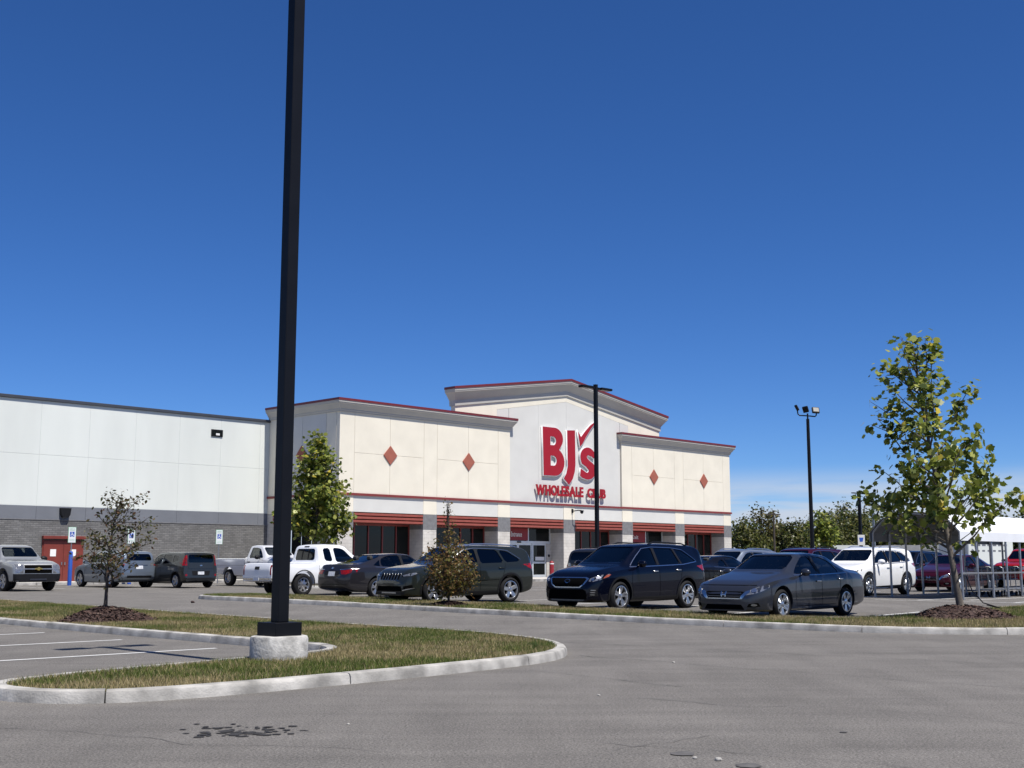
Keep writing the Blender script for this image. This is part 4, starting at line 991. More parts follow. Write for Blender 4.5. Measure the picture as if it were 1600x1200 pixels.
# ---- sedan with upright nose (grey-blue)
SPEC['sedan'] = dict(R=.33, axles=(1.50, -1.28), tw=.225, rim=('twin5', 'alloy'),
    top=[(-2.43, .82), (-2.40, .99), (-2.25, 1.06), (-1.72, 1.10), (-.96, 1.415), (-.25, 1.468), (.40, 1.442), (1.12, 1.04), (1.55, .955), (2.05, .845), (2.30, .735), (2.43, .56)],
    belt=[(-2.43, .72), (-2.2, .93), (-1.6, .985), (-.4, .965), (.9, .93), (1.6, .86), (2.1, .76), (2.3, .66), (2.43, .50)],
    bot=[(-2.43, .42), (-2.3, .30), (-1.7, .20), (0, .17), (1.7, .17), (2.2, .18), (2.43, .20)],
    w=[(-2.43, .64), (-2.37, .78), (-2.2, .86), (-1.5, .918), (0, .925), (1.5, .92), (2.0, .885), (2.2, .83), (2.34, .74), (2.43, .60)],
    wt=[(-2.43, .5), (-2.2, .72), (-1.75, .72), (-.95, .60), (-.2, .625), (.40, .62), (1.12, .75), (1.8, .72), (2.2, .62), (2.43, .42)],
    cabin=(-1.62, 1.06), mid=-.3, floor=.45, belt_in=.94, dash=.98, dash_w=.62, seats=[(.05, (.36, -.36)), (-.95, (.36, -.36))],
    side_windows=dict(f=[(.88, .985), (.83, 1.03), (.28, 1.36), (-.06, 1.38), (-.10, .985)], r=[(-.20, .985), (-.17, 1.38), (-.62, 1.36), (-.94, 1.26), (-1.07, 1.02)]),
    windshield=[(-.66, 1.085), (.66, 1.085), (.565, 1.40), (-.565, 1.40)], rear_window=[(-.62, 1.14), (.62, 1.14), (.53, 1.38), (-.53, 1.38)],
    details=[('grille', 'front', [(-.42, .475), (.42, .475), (.50, .60), (.44, .615), (-.44, .615), (-.50, .60)], 'gap', .003, False),
             ('grille_bar', 'front', rect(-.41, .505, .41, .525), 'dark_alloy', .012, False), ('grille_bar', 'front', rect(-.44, .555, .44, .575), 'dark_alloy', .012, False),
             ('grille_trim', 'front', [(.40, .455), (.46, .455), (.63, .60), (.62, .645), (.52, .615), (.45, .53)], 'chrome', .010, True), ('grille_trim', 'front', [(-.42, .45), (.42, .45), (.42, .474), (-.42, .474)], 'chrome', .010, False),
             ('badge', 'front', hshape(0, .548, .075, .05), 'chrome', .026, False),
             ('headlight', 'front', [(.50, .585), (.64, .655), (.80, .73), (.872, .755), (.880, .70), (.84, .63), (.74, .57), (.56, .535)], 'lamp_clear', .004, True),
             ('lamp_reflector', 'front', oval(.70, .64, .055, .042), 'chrome', .010, True),
             ('intake', 'front', [(-.52, .225), (.52, .225), (.44, .335), (-.44, .335)], 'gap', .004, False),
             ('fog_lamp', 'front', [(.585, .285), (.80, .30), (.78, .375), (.62, .355)], 'gap', .004, True), ('fog_lamp_lens', 'front', oval(.71, .33, .05, .025), 'lamp_clear', .012, True),
             ('tail_lamp', 'rear', [(.46, .80), (.86, .78), (.86, .90), (.76, .95), (.48, .93)], 'lamp_red', .005, True), ('plate', 'rear', rect(-.16, .70, .16, .85), 'plate', .008, False),
             ('pillar_trim', 'side', [(-.10, .99), (-.06, 1.38), (-.17, 1.38), (-.20, .99)], 'black_plastic', .003, False),
             ('quarter_glass', 'side', [(-1.13, 1.02), (-1.01, 1.22), (-1.36, 1.05)], 'tinted_glass', .004, False)],
    strips=[('window_trim', 'side', [(.95, .955), (0, .958), (-1.34, .995)], .016, 'chrome', False), ('door_gap', 'side', [(.92, .94), (.98, .6), (.92, .30)], .010, 'gap', False), ('door_gap', 'side', [(-.17, .95), (-.17, .30)], .010, 'gap', False),
            ('door_gap', 'side', [(-1.05, .98), (-.98, .65), (-.80, .35)], .010, 'gap', False), ('door_gap', 'side', [(-.80, .30), (.92, .28)], .010, 'gap', False), ('hood_gap', 'front', [(-.7, .745), (.7, .745)], .008, 'gap', False)],
    handles=[(-.02, .82), (-1.0, .86)], handle_mat='chrome', mirror=(.72, 1.0))
# ---- sportier sedan seen from behind
c = dict(SPEC['sedan']); SPEC['sedan_rear'] = c; c['rim'] = ('twin5', 'alloy')
c['top'] = [(-2.43, .78), (-2.40, 1.0), (-2.32, 1.085), (-2.22, 1.09), (-1.75, 1.11), (-.80, 1.41), (-.2, 1.447), (.32, 1.42), (1.15, 1.02), (1.55, .945), (2.05, .835), (2.30, .725), (2.43, .56)]
c['details'] = [d for d in SPEC['sedan']['details'] if d[0] not in ('tail_lamp', 'plate')] + [
    ('tail_lamp', 'rear', [(.40, .92), (.60, .90), (.86, .93), (.87, .84), (.70, .77), (.50, .77)], 'lamp_red', .005, True), ('lamp_trim', 'rear', [(.40, .925), (.86, .95), (.86, .935), (.40, .905)], 'chrome', .010, True),
    ('plate_recess', 'rear', [(-.36, .70), (.36, .70), (.38, .88), (-.38, .88)], 'black_plastic', .003, False), ('plate', 'rear', rect(-.16, .715, .16, .855), 'plate', .010, False), ('rear_diffuser', 'rear', [(-.62, .34), (.62, .34), (.52, .44), (-.52, .44)], 'black_plastic', .004, False), ('badge', 'rear', oval(0, .965, .06, .03), 'chrome', .008, False)]
# ---- low coupe
c = dict(SPEC['sedan']); SPEC['coupe'] = c; c['rim'] = ('five', 'dark_alloy')
c['top'] = [(-2.3, .80), (-2.28, .98), (-2.1, 1.05), (-1.75, 1.08), (-.75, 1.35), (-.2, 1.385), (.25, 1.36), (1.1, .98), (1.6, .91), (2.05, .80), (2.25, .70), (2.35, .55)]
c['side_windows'] = dict(f=[(.80, .97), (.15, 1.29), (-.2, 1.315), (-.45, 1.29), (-.45, .97)], r=[(-.55, .985), (-.55, 1.26), (-.8, 1.19), (-1.05, 1.03)])
c['windshield'] = [(-.62, 1.05), (.62, 1.05), (.52, 1.325), (-.52, 1.325)]; c['rear_window'] = [(-.6, 1.11), (.6, 1.11), (.50, 1.32), (-.50, 1.32)]
c['details'] = [d for d in SPEC['sedan']['details'] if d[0] not in ('pillar_trim', 'quarter_glass')]; c['seats'] = [(.05, (.36, -.36)), (-.85, (.36, -.36))]; c['belt_in'] = .88
# ---- mid-size SUV, front three-quarter (dark blue)
SPEC['suv'] = dict(R=.365, axles=(1.44, -1.34), tw=.235, rim=('twin5', 'alloy'), archgap=.06,
    top=[(-2.38, .92), (-2.365, 1.14), (-2.28, 1.44), (-2.16, 1.60), (-1.95, 1.655), (-.6, 1.69), (.10, 1.675), (.42, 1.63), (1.18, 1.135), (1.6, 1.085), (2.05, 1.0), (2.26, .915), (2.38, .70)],
    belt=[(-2.38, .86), (-2.2, 1.06), (-1.4, 1.12), (-.3, 1.09), (.9, 1.045), (1.6, .98), (2.1, .88), (2.28, .78), (2.38, .58)],
    bot=[(-2.38, .50), (-2.25, .36), (-1.7, .25), (0, .21), (1.7, .21), (2.2, .22), (2.38, .25)],
    w=[(-2.38, .70), (-2.30, .82), (-2.1, .90), (-1.4, .945), (0, .95), (1.45, .945), (1.95, .92), (2.15, .87), (2.30, .78), (2.38, .66)],
    wt=[(-2.38, .64), (-2.2, .72), (-1.9, .665), (-.6, .685), (.10, .68), (.45, .665), (1.18, .78), (1.8, .77), (2.2, .68), (2.38, .5)],
    cabin=(-2.10, 1.06), mid=-.4, floor=.55, belt_in=1.06, dash=1.0, dash_w=.66, seats=[(.12, (.38, -.38)), (-.85, (.38, -.38))], glass=dict(r='tinted_glass', q='tinted_glass', back='tinted_glass', f='tinted_glass'),
    side_windows=dict(f=[(.93, 1.115), (.30, 1.52), (.05, 1.555), (-.07, 1.56), (-.10, 1.13)], r=[(-.20, 1.135), (-.17, 1.562), (-.95, 1.548), (-1.10, 1.16)], q=[(-1.17, 1.165), (-1.03, 1.54), (-1.40, 1.50), (-1.85, 1.25), (-1.78, 1.20)]),
    windshield=[(-.68, 1.20), (.68, 1.20), (.60, 1.585), (-.60, 1.585)], rear_window=[(-.62, 1.22), (.62, 1.22), (.56, 1.52), (-.56, 1.52)],
    details=[('grille_trim', 'front', [(-.40, .575), (.40, .575), (.54, .66), (.64, .80), (.56, .835), (-.56, .835), (-.64, .80), (-.54, .66)], 'chrome', .004, False),
             ('grille', 'front', [(-.38, .60), (.38, .60), (.50, .675), (.565, .79), (.52, .81), (-.52, .81), (-.565, .79), (-.50, .675)], 'gap', .012, False), ('badge', 'front', oval(0, .735, .085, .045), 'chrome', .022, False), ('badge_face', 'front', oval(0, .735, .072, .034), 'gap', .026, False),
             ('headlight', 'front', [(.645, .735), (.66, .80), (.80, .86), (.905, .915), (.915, .85), (.87, .77), (.76, .725)], 'lamp_clear', .004, True), ('lamp_reflector', 'front', oval(.74, .78, .04, .03), 'chrome', .010, True), ('lamp_reflector', 'front', oval(.83, .825, .035, .03), 'chrome', .010, True), ('turn_signal', 'front', [(.888, .80), (.897, .89), (.915, .90), (.918, .845)], 'lamp_amber', .008, True),
             ('intake', 'front', [(-.62, .30), (.62, .30), (.60, .50), (.5, .545), (-.5, .545), (-.60, .50)], 'gap', .004, False), ('fog_lamp', 'front', [(.68, .36), (.84, .38), (.83, .56), (.70, .54)], 'black_plastic', .004, True), ('fog_lamp_lens', 'front', rect(.71, .40, .79, .425), 'lamp_clear', .01, True), ('fog_lamp_lens', 'front', rect(.71, .455, .80, .48), 'lamp_clear', .01, True), ('fog_lamp_lens', 'front', rect(.72, .51, .81, .53), 'lamp_clear', .01, True),
             ('skid_plate', 'front', [(-.5, .262), (.5, .262), (.56, .295), (-.56, .295)], 'dark_alloy', .008, False),
             ('tail_lamp', 'rear', [(.50, 1.0), (.89, .98), (.89, 1.10), (.78, 1.16), (.54, 1.10)], 'lamp_red', .005, True), ('tail_lamp', 'side', [(-2.04, 1.02), (-2.24, .98), (-2.28, 1.05), (-2.14, 1.13)], 'lamp_red', .004, False), ('plate', 'rear', rect(-.17, .80, .17, .95), 'plate', .008, False),
             ('pillar_trim', 'side', [(-.10, 1.13), (-.07, 1.56), (-.17, 1.562), (-.20, 1.13)], 'black_plastic', .003, False), ('pillar_trim', 'side', [(-1.10, 1.16), (-.95, 1.548), (-1.03, 1.545), (-1.17, 1.16)], 'black_plastic', .003, False),
             ('sill_cladding', 'side', [(-.88, .245), (.98, .225), (.98, .33), (-.88, .36)], 'black_plastic', .006, False)],
    strips=[('window_trim', 'side', [(1.0, 1.08), (-.1, 1.105), (-1.2, 1.14), (-1.88, 1.215)], .02, 'chrome', False), ('window_trim', 'side', [(.95, 1.115), (.30, 1.545), (-.1, 1.585), (-.9, 1.575), (-1.40, 1.525), (-1.88, 1.24)], .014, 'chrome', False),
            ('door_gap', 'side', [(.94, 1.06), (1.0, .7), (.94, .36)], .010, 'gap', False), ('door_gap', 'side', [(-.15, 1.1), (-.15, .36)], .010, 'gap', False), ('door_gap', 'side', [(-1.15, 1.12), (-1.05, .78), (-.88, .42)], .010, 'gap', False)],
    handles=[(.03, .97), (-.95, 1.0)], handle_mat='chrome', mirror=(.72, 1.14), mirror_size=1.1, arch_trim=.045, rails=(-1.75, -.1, .60), rail_mat='black_plastic')
# ---- compact SUV with slotted nose (grey-green)
c = dict(SPEC['suv']); SPEC['slot_suv'] = c; c['rim'] = ('five', 'alloy')
c.update(archgap=.07, arch_trim=.05, rails=(-1.75, .15, .60), rail_mat='alloy', handle_mat=None, axles=(1.42, -1.30),
    top=[(-2.32, .92), (-2.305, 1.12), (-2.20, 1.42), (-2.06, 1.575), (-1.85, 1.625), (-.6, 1.66), (.05, 1.65), (.35, 1.61), (1.10, 1.13), (1.6, 1.07), (2.0, 1.0), (2.18, .93), (2.32, .68)],
    side_windows=dict(f=[(.86, 1.10), (.25, 1.49), (.0, 1.53), (-.10, 1.535), (-.13, 1.12)], r=[(-.23, 1.125), (-.20, 1.537), (-.92, 1.52), (-1.08, 1.15)], q=[(-1.15, 1.155), (-1.0, 1.51), (-1.32, 1.475), (-1.72, 1.24), (-1.66, 1.18)]))
c['belt'] = [(-2.32, .86), (-2.15, 1.06), (-1.4, 1.11), (-.3, 1.08), (.9, 1.04), (1.6, .98), (2.05, .90), (2.2, .80), (2.32, .58)]
for k in ('bot', 'w', 'wt'): c[k] = [(x * 2.32 / 2.38 if abs(x) > 2.1 else x, v) for x, v in SPEC['suv'][k]]
c['windshield'] = [(-.67, 1.19), (.67, 1.19), (.60, 1.56), (-.60, 1.56)]
det = [d for d in SPEC['suv']['details'] if d[1] != 'front' and d[0] != 'tail_lamp' and d[0] != 'pillar_trim']
det += [('pillar_trim', 'side', [(-.13, 1.12), (-.10, 1.535), (-.20, 1.537), (-.23, 1.12)], 'black_plastic', .003, False), ('tail_lamp', 'rear', [(.50, 1.0), (.89, .98), (.89, 1.10), (.78, 1.16), (.54, 1.10)], 'lamp_red', .005, True), ('tail_lamp', 'side', [(-1.98, 1.02), (-2.16, .96), (-2.20, 1.03), (-2.06, 1.12)], 'lamp_red', .004, False),
        ('headlight', 'front', [(.56, .80), (.88, .875), (.90, .845), (.84, .785), (.60, .765)], 'lamp_clear', .004, True), ('headlight_surround', 'front', [(.55, .755), (.84, .77), (.91, .86), (.90, .885), (.55, .815)], 'gap', .002, True), ('lower_grille', 'front', [(-.62, .36), (.62, .36), (.58, .50), (-.58, .50)], 'gap', .004, False), ('fog_lamp', 'front', [(.68, .40), (.86, .46), (.86, .54), (.68, .50)], 'gap', .005, True), ('fog_trim', 'front', [(.66, .375), (.88, .44), (.88, .46), (.66, .40)], 'chrome', .010, True), ('lower_cladding', 'front', [(-.7, .27), (.7, .27), (.7, .345), (-.7, .345)], 'black_plastic', .006, False), ('skid_plate', 'front', rect(-.35, .30, .35, .335), 'alloy', .012, False), ('badge', 'front', rect(-.09, .925, .09, .95), 'chrome', .008, False)]
for k in range(7):
    y = -.42 + k * .14; det.append(('grille_frame', 'front', round_poly(rect(y - .055, .66, y + .055, .86)), 'chrome', .004, False)); det.append(('grille_slot', 'front', round_poly(rect(y - .042, .675, y + .042, .845)), 'gap', .010, False))
c['details'] = det
c['strips'] = [('door_gap', 'side', [(.88, 1.05), (.96, .7), (.90, .36)], .010, 'gap', False), ('door_gap', 'side', [(-.18, 1.1), (-.18, .36)], .010, 'gap', False), ('door_gap', 'side', [(-1.12, 1.12), (-1.02, .78), (-.85, .42)], .010, 'gap', False), ('window_trim', 'side', [(.95, 1.115), (.25, 1.515), (-.1, 1.56), (-.9, 1.545), (-1.34, 1.50), (-1.76, 1.24)], .013, 'chrome', False), ('side_moulding', 'side', [(.85, .62), (-.85, .66)], .014, 'gap', False)]
c['mirror'] = (.68, 1.13)
# ---- white crossover
c = dict(SPEC['suv']); SPEC['crossover'] = c; c['rim'] = ('twin5', 'alloy'); c['rails'] = (-1.7, 0, .60); c['rail_mat'] = 'alloy'; c['arch_trim'] = .04; c['handle_mat'] = None
c['details'] = [d for d in SPEC['suv']['details'] if d[0] not in ('grille', 'grille_trim', 'badge', 'badge_face', 'turn_signal')] + [('grille', 'front', [(-.30, .58), (.30, .58), (.50, .84), (-.50, .84)], 'gap', .004, False), ('grille_trim', 'front', [(-.33, .57), (-.25, .57), (-.10, .75), (.10, .75), (.25, .57), (.33, .57), (.14, .80), (-.14, .80)], 'chrome', .012, False), ('badge', 'front', oval(0, .77, .07, .055), 'chrome', .02, False)]
# ---- rounder luxury crossover seen from behind
c = dict(SPEC['suv']); SPEC['round_suv'] = c; c['rim'] = ('five', 'alloy'); c['rails'] = (-1.5, 0, .60); c['rail_mat'] = 'black_plastic'; del c['arch_trim']
c['details'] = [d for d in SPEC['suv']['details'] if d[0] not in ('tail_lamp', 'plate', 'sill_cladding')] + [('tail_lamp', 'rear', [(.52, 1.0), (.9, .98), (.9, 1.08), (.82, 1.14), (.56, 1.12)], 'lamp_clear', .005, True), ('tail_lamp_red', 'rear', [(.72, 1.0), (.89, 1.0), (.89, 1.05), (.72, 1.06)], 'lamp_red', .012, True), ('plate', 'rear', rect(-.17, .84, .17, .99), 'plate', .010, False), ('plate_trim', 'rear', rect(-.4, 1.0, .4, 1.03), 'chrome', .010, False), ('bumper_guard', 'rear', rect(-.6, .45, .6, .55), 'black_plastic', .006, False)]
c['glass'] = dict(r='tinted_glass', q='tinted_glass', back='tinted_glass', f='car_glass')
# ---- boxy hatchback
SPEC['boxy'] = dict(R=.325, axles=(1.22, -1.35), tw=.22, rim=('five', 'alloy'), archgap=.06,
    top=[(-2.05, .90), (-2.045, 1.1), (-2.01, 1.47), (-1.95, 1.565), (-1.75, 1.59), (-.3, 1.61), (.35, 1.58), (.62, 1.52), (1.15, 1.10), (1.5, 1.03), (1.85, .93), (1.98, .82), (2.05, .65)],
    belt=[(-2.05, .86), (-1.9, 1.06), (-1.2, 1.07), (0, 1.02), (1.0, .98), (1.6, .90), (1.9, .78), (2.05, .56)],
    bot=[(-2.05, .46), (-1.95, .33), (-1.5, .22), (0, .19), (1.6, .19), (1.95, .21), (2.05, .24)],
    w=[(-2.05, .74), (-1.98, .84), (-1.8, .885), (-1.2, .90), (0, .90), (1.2, .895), (1.7, .86), (1.9, .78), (2.05, .62)],
    wt=[(-2.05, .76), (-1.9, .725), (-.3, .70), (.4, .68), (.65, .67), (1.15, .75), (1.6, .72), (1.9, .62), (2.05, .5)],
    cabin=(-1.88, 1.05), mid=-.2, floor=.5, belt_in=1.02, dash=1.0, dash_w=.62, seats=[(.15, (.36, -.36)), (-.75, (.36, -.36))], glass=dict(r='tinted_glass', q='tinted_glass', back='tinted_glass'),
    side_windows=dict(f=[(.90, 1.06), (.55, 1.40), (.35, 1.47), (.0, 1.485), (-.02, 1.07)], r=[(-.10, 1.075), (-.08, 1.487), (-.85, 1.465), (-.92, 1.11)], q=[(-1.0, 1.115), (-.94, 1.46), (-1.42, 1.40), (-1.48, 1.25)]),
    windshield=[(-.66, 1.16), (.66, 1.16), (.59, 1.49), (-.59, 1.49)], rear_window=[(-.64, 1.13), (.64, 1.13), (.61, 1.48), (-.61, 1.48)],
    details=[('tail_lamp', 'rear', [(.69, 1.0), (.85, 1.0), (.84, 1.25), (.77, 1.44), (.67, 1.46), (.71, 1.2)], 'lamp_red', .006, True), ('tail_lamp', 'side', [(-1.84, 1.0), (-1.98, 1.0), (-1.95, 1.40), (-1.87, 1.44), (-1.80, 1.2)], 'lamp_red', .005, False), ('reflector', 'rear', oval(.74, .58, .055, .05), 'lamp_red', .006, True), ('plate', 'rear', rect(-.16, .60, .16, .73), 'plate', .012, False), ('plate_recess', 'rear', [(-.42, .56), (.42, .56), (.46, .76), (-.46, .76)], 'black_plastic', .004, False), ('hatch_panel', 'rear', [(-.62, .86), (.62, .86), (.60, 1.10), (-.60, 1.10)], None, .012, False), ('badge', 'rear', oval(0, 1.0, .06, .028), 'chrome', .02, False), ('bumper_insert', 'rear', rect(-.7, .36, .7, .46), 'black_plastic', .006, False),
             ('headlight', 'front', [(.5, .75), (.84, .80), (.84, .92), (.6, .90)], 'lamp_clear', .004, True), ('grille', 'front', rect(-.4, .70, .4, .76), 'gap', .004, False), ('intake', 'front', rect(-.5, .30, .5, .48), 'gap', .004, False)],
    strips=[('door_gap', 'side', [(.92, 1.0), (.95, .6), (.88, .32)], .010, 'gap', False), ('door_gap', 'side', [(-.06, 1.05), (-.06, .32)], .010, 'gap', False), ('door_gap', 'side', [(-.95, 1.08), (-.95, .75), (-.85, .40)], .010, 'gap', False)],
    handles=[(.1, .92), (-.8, .95)], mirror=(.78, 1.08), arch_trim=.03)
# ---- pickups
SPEC['pickup'] = dict(R=.385, axles=(1.75, -1.45), tw=.25, rim=('steel', 'alloy'), archgap=.08, sm=.03, flare=.03, fine=[(-.92, -.62), (-2.72, -2.6)],
    top=[(-2.70, 1.02), (-2.68, 1.12), (-.80, 1.12), (-.765, 1.16), (-.70, 1.66), (-.62, 1.745), (-.35, 1.785), (.30, 1.775), (.52, 1.73), (1.10, 1.24), (1.5, 1.20), (2.3, 1.12), (2.6, 1.02), (2.70, .8)],
    belt=[(-2.70, .95), (-2.5, 1.06), (-.6, 1.07), (.6, 1.07), (1.4, 1.06), (2.3, .98), (2.6, .86), (2.70, .66)],
    bot=[(-2.70, .52), (-2.55, .50), (-1.6, .42), (0, .36), (1.8, .34), (2.5, .36), (2.70, .42)],
    w=[(-2.70, .86), (-2.62, .915), (-1.5, .93), (0, .925), (1.6, .925), (2.2, .90), (2.5, .82), (2.70, .66)],
    wt=[(-2.70, .84), (-2.6, .90), (-.80, .90), (-.74, .66), (-.3, .64), (.3, .64), (.55, .64), (1.10, .78), (1.8, .78), (2.5, .68), (2.70, .52)],
    bed=(-2.60, -.88, .76, .66), cabin=(-.66, .98), mid=.05, floor=.6, belt_in=1.1, dash=.95, dash_w=.64, seats=[(.2, (.36, -.36))], glass=dict(r='tinted_glass', back='tinted_glass'),
    side_windows=dict(f=[(.90, 1.16), (.42, 1.60), (.20, 1.65), (-.05, 1.655), (-.02, 1.15)], r=[(-.16, 1.17), (-.20, 1.65), (-.50, 1.63), (-.50, 1.20)]),
    windshield=[(-.66, 1.29), (.66, 1.29), (.58, 1.67), (-.58, 1.67)], rear_window=[(-.58, 1.22), (.58, 1.22), (.52, 1.62), (-.52, 1.62)],
    details=[('tailgate', 'rear', rect(-.72, .66, .72, 1.09), None, .008, False), ('tailgate_handle', 'rear', rect(-.13, .90, .13, 1.0), 'black_plastic', .016, False), ('tail_lamp', 'rear', rect(.76, .72, .885, 1.05), 'lamp_red', .006, True), ('rear_bumper', 'rear', rect(-.86, .515, .86, .62), 'chrome', .03, False), ('plate', 'rear', rect(-.16, .53, .16, .64), 'plate', .05, False),
             ('grille', 'front', [(-.5, .66), (.5, .66), (.58, .98), (-.58, .98)], 'gap', .004, False), ('headlight', 'front', [(.62, .80), (.86, .82), (.86, 1.0), (.62, .98)], 'lamp_clear', .004, True), ('window_divider', 'rear', rect(-.19, 1.23, -.165, 1.61), 'black_plastic', .004, False), ('window_divider', 'rear', rect(.165, 1.23, .19, 1.61), 'black_plastic', .004, False), ('brake_lamp', 'rear', rect(-.14, 1.675, .14, 1.71), 'gap', .008, False)],
    strips=[('cab_gap', 'side', [(-.78, 1.12), (-.78, .45)], .02, 'gap', False), ('door_gap', 'side', [(.95, 1.1), (1.0, .7), (.92, .42)], .012, 'gap', False), ('door_gap', 'side', [(-.09, 1.15), (-.09, .42)], .012, 'gap', False)],
    handles=[(.02, 1.0), (-2.9, -5)][:1], mirror=(.62, 1.2), mirror_mat='black_plastic', arch_trim=.03)
c = dict(SPEC['pickup']); SPEC['long_pickup'] = c
c.update(R=.41, axles=(2.1, -1.55), rim=('steel', 'alloy'), archgap=.10, mirror_size=1.2, fine=[(-.32, -.02), (-2.96, -2.86)], mirror=(1.05, 1.36), arch_trim=None,
    top=[(-2.94, 1.16), (-2.92, 1.34), (-.20, 1.34), (-.165, 1.38), (-.10, 1.86), (-.02, 1.94), (.2, 1.965), (.65, 1.955), (.88, 1.91), (1.45, 1.42), (1.8, 1.38), (2.6, 1.30), (2.85, 1.2), (2.94, .9)],
    belt=[(-2.94, 1.1), (-2.7, 1.26), (0, 1.26), (1.0, 1.26), (1.8, 1.24), (2.6, 1.14), (2.85, 1.0), (2.94, .76)],
    bot=[(-2.94, .60), (-2.8, .58), (-1.6, .50), (0, .46), (2.0, .46), (2.75, .46), (2.94, .5)],
    w=[(-2.94, .94), (-2.88, .99), (-1.5, 1.0), (0, 1.0), (2, 1.0), (2.6, .98), (2.8, .92), (2.94, .8)],
    wt=[(-2.94, .9), (-2.85, .97), (-.2, .97), (-.14, .74), (.3, .70), (.65, .70), (.9, .70), (1.45, .84), (2.2, .84), (2.7, .76), (2.94, .6)],
    bed=(-2.84, -.28, .82, .8), cabin=(-.06, 1.33), mid=.45, floor=.75, belt_in=1.28, dash=1.3, dash_w=.7, seats=[(.55, (.38, -.38))], glass=dict(back='car_glass'),
    side_windows=dict(f=[(1.24, 1.34), (.80, 1.78), (.55, 1.83), (.10, 1.84), (.08, 1.34)]),
    windshield=[(-.72, 1.47), (.72, 1.47), (.64, 1.85), (-.64, 1.85)], rear_window=[(-.64, 1.42), (.64, 1.42), (.58, 1.8), (-.58, 1.8)],
    details=[('tail_lamp', 'rear', rect(.84, .95, .96, 1.25), 'lamp_red', .006, True), ('rear_bumper', 'rear', rect(-.92, .60, .92, .74), 'black_plastic', .03, False), ('grille', 'front', rect(-.7, .85, .7, 1.18), 'gap', .004, False), ('grille_bar', 'front', rect(-.68, .99, .68, 1.04), 'chrome', .012, False), ('headlight', 'front', rect(.72, .85, .93, 1.16), 'lamp_clear', .005, True), ('front_bumper', 'front', rect(-.9, .52, .9, .72), 'black_plastic', .02, False)],
    strips=[('cab_gap', 'side', [(-.18, 1.34), (-.18, .55)], .025, 'gap', False), ('door_gap', 'side', [(1.3, 1.25), (1.33, .9), (1.25, .55)], .014, 'gap', False), ('door_gap', 'side', [(.02, 1.3), (.02, .55)], .014, 'gap', False), ('body_crease', 'side', [(-2.6, 1.0), (-.25, 1.0)], .012, 'gap', False)], handles=[(.18, 1.16)], handle_mat='black_plastic')
del c['arch_trim']
c = dict(SPEC['pickup']); SPEC['cab_pickup'] = c
c.update(R=.40, axles=(1.95, -1.7), rim=('six', 'alloy'), mirror_size=1.3, mirror=(.85, 1.28), fine=[(-1.12, -.82), (-2.92, -2.82)], mirror_mat='black_plastic',
    top=[(-2.90, 1.06), (-2.88, 1.24), (-1.0, 1.24), (-.965, 1.28), (-.90, 1.76), (-.82, 1.84), (-.5, 1.868), (.45, 1.86), (.72, 1.81), (1.32, 1.31), (1.7, 1.27), (2.45, 1.20), (2.76, 1.13), (2.86, 1.05), (2.90, .9)],
    belt=[(-2.90, 1.0), (-2.7, 1.16), (0, 1.17), (1.0, 1.16), (1.8, 1.15), (2.5, 1.07), (2.8, .98), (2.90, .78)],
    bot=[(-2.90, .52), (-2.8, .5), (-1.6, .43), (0, .38), (2.0, .36), (2.7, .36), (2.90, .38)],
    w=[(-2.90, .94), (-2.82, .99), (-1.5, 1.01), (0, 1.01), (2, 1.01), (2.55, .995), (2.8, .95), (2.90, .86)],
    wt=[(-2.90, .9), (-2.8, .96), (-1.0, .96), (-.94, .72), (-.3, .70), (.45, .70), (.75, .70), (1.32, .86), (2.1, .86), (2.7, .84), (2.90, .72)],
    bed=(-2.80, -1.08, .82, .76), cabin=(-.86, 1.2), mid=.15, floor=.66, belt_in=1.2, dash=1.15, dash_w=.7, seats=[(.35, (.38, -.38))], glass=dict(r='tinted_glass'),
    side_windows=dict(f=[(1.12, 1.26), (.62, 1.68), (.38, 1.735), (.06, 1.74), (.04, 1.25)], r=[(-.08, 1.25), (-.06, 1.74), (-.70, 1.71), (-.72, 1.27)]),
    windshield=[(-.73, 1.37), (.73, 1.37), (.64, 1.755), (-.64, 1.755)], rear_window=[(-.64, 1.34), (.64, 1.34), (.58, 1.7), (-.58, 1.7)],
    details=[('grille', 'front', [(-.56, .70), (.56, .70), (.56, 1.04), (-.56, 1.04)], 'gap', .004, False), ('grille_bar', 'front', rect(-.58, .865, .58, .90), 'galvanised', .014, False), ('grille_frame', 'front', rect(-.58, 1.035, .58, 1.06), 'galvanised', .012, False), ('grille_frame', 'front', rect(-.58, .69, .58, .71), 'galvanised', .012, False), ('badge', 'front', bowtie(0, .885, .16, .055), 'gold', .03, False),
             ('headlight', 'front', [(.60, .72), (.90, .72), (.91, .88), (.60, .88)], 'lamp_clear', .006, True), ('headlight', 'front', [(.60, .90), (.91, .90), (.90, 1.06), (.60, 1.05)], 'lamp_clear', .006, True), ('front_bumper', 'front', [(-.93, .385), (.93, .385), (.955, .685), (-.955, .685)], 'black_plastic', .02, False), ('bumper_step', 'front', rect(-.34, .44, .34, .50), 'dark_alloy', .04, False), ('tail_lamp', 'rear', rect(.84, .85, .96, 1.15), 'lamp_red', .006, True)],
    strips=[('cab_gap', 'side', [(-.98, 1.24), (-.98, .5)], .025, 'gap', False), ('door_gap', 'side', [(1.18, 1.2), (1.2, .8), (1.12, .45)], .014, 'gap', False), ('door_gap', 'side', [(-.02, 1.2), (-.02, .45)], .014, 'gap', False)], handles=[(.15, 1.08)], handle_mat='black_plastic')

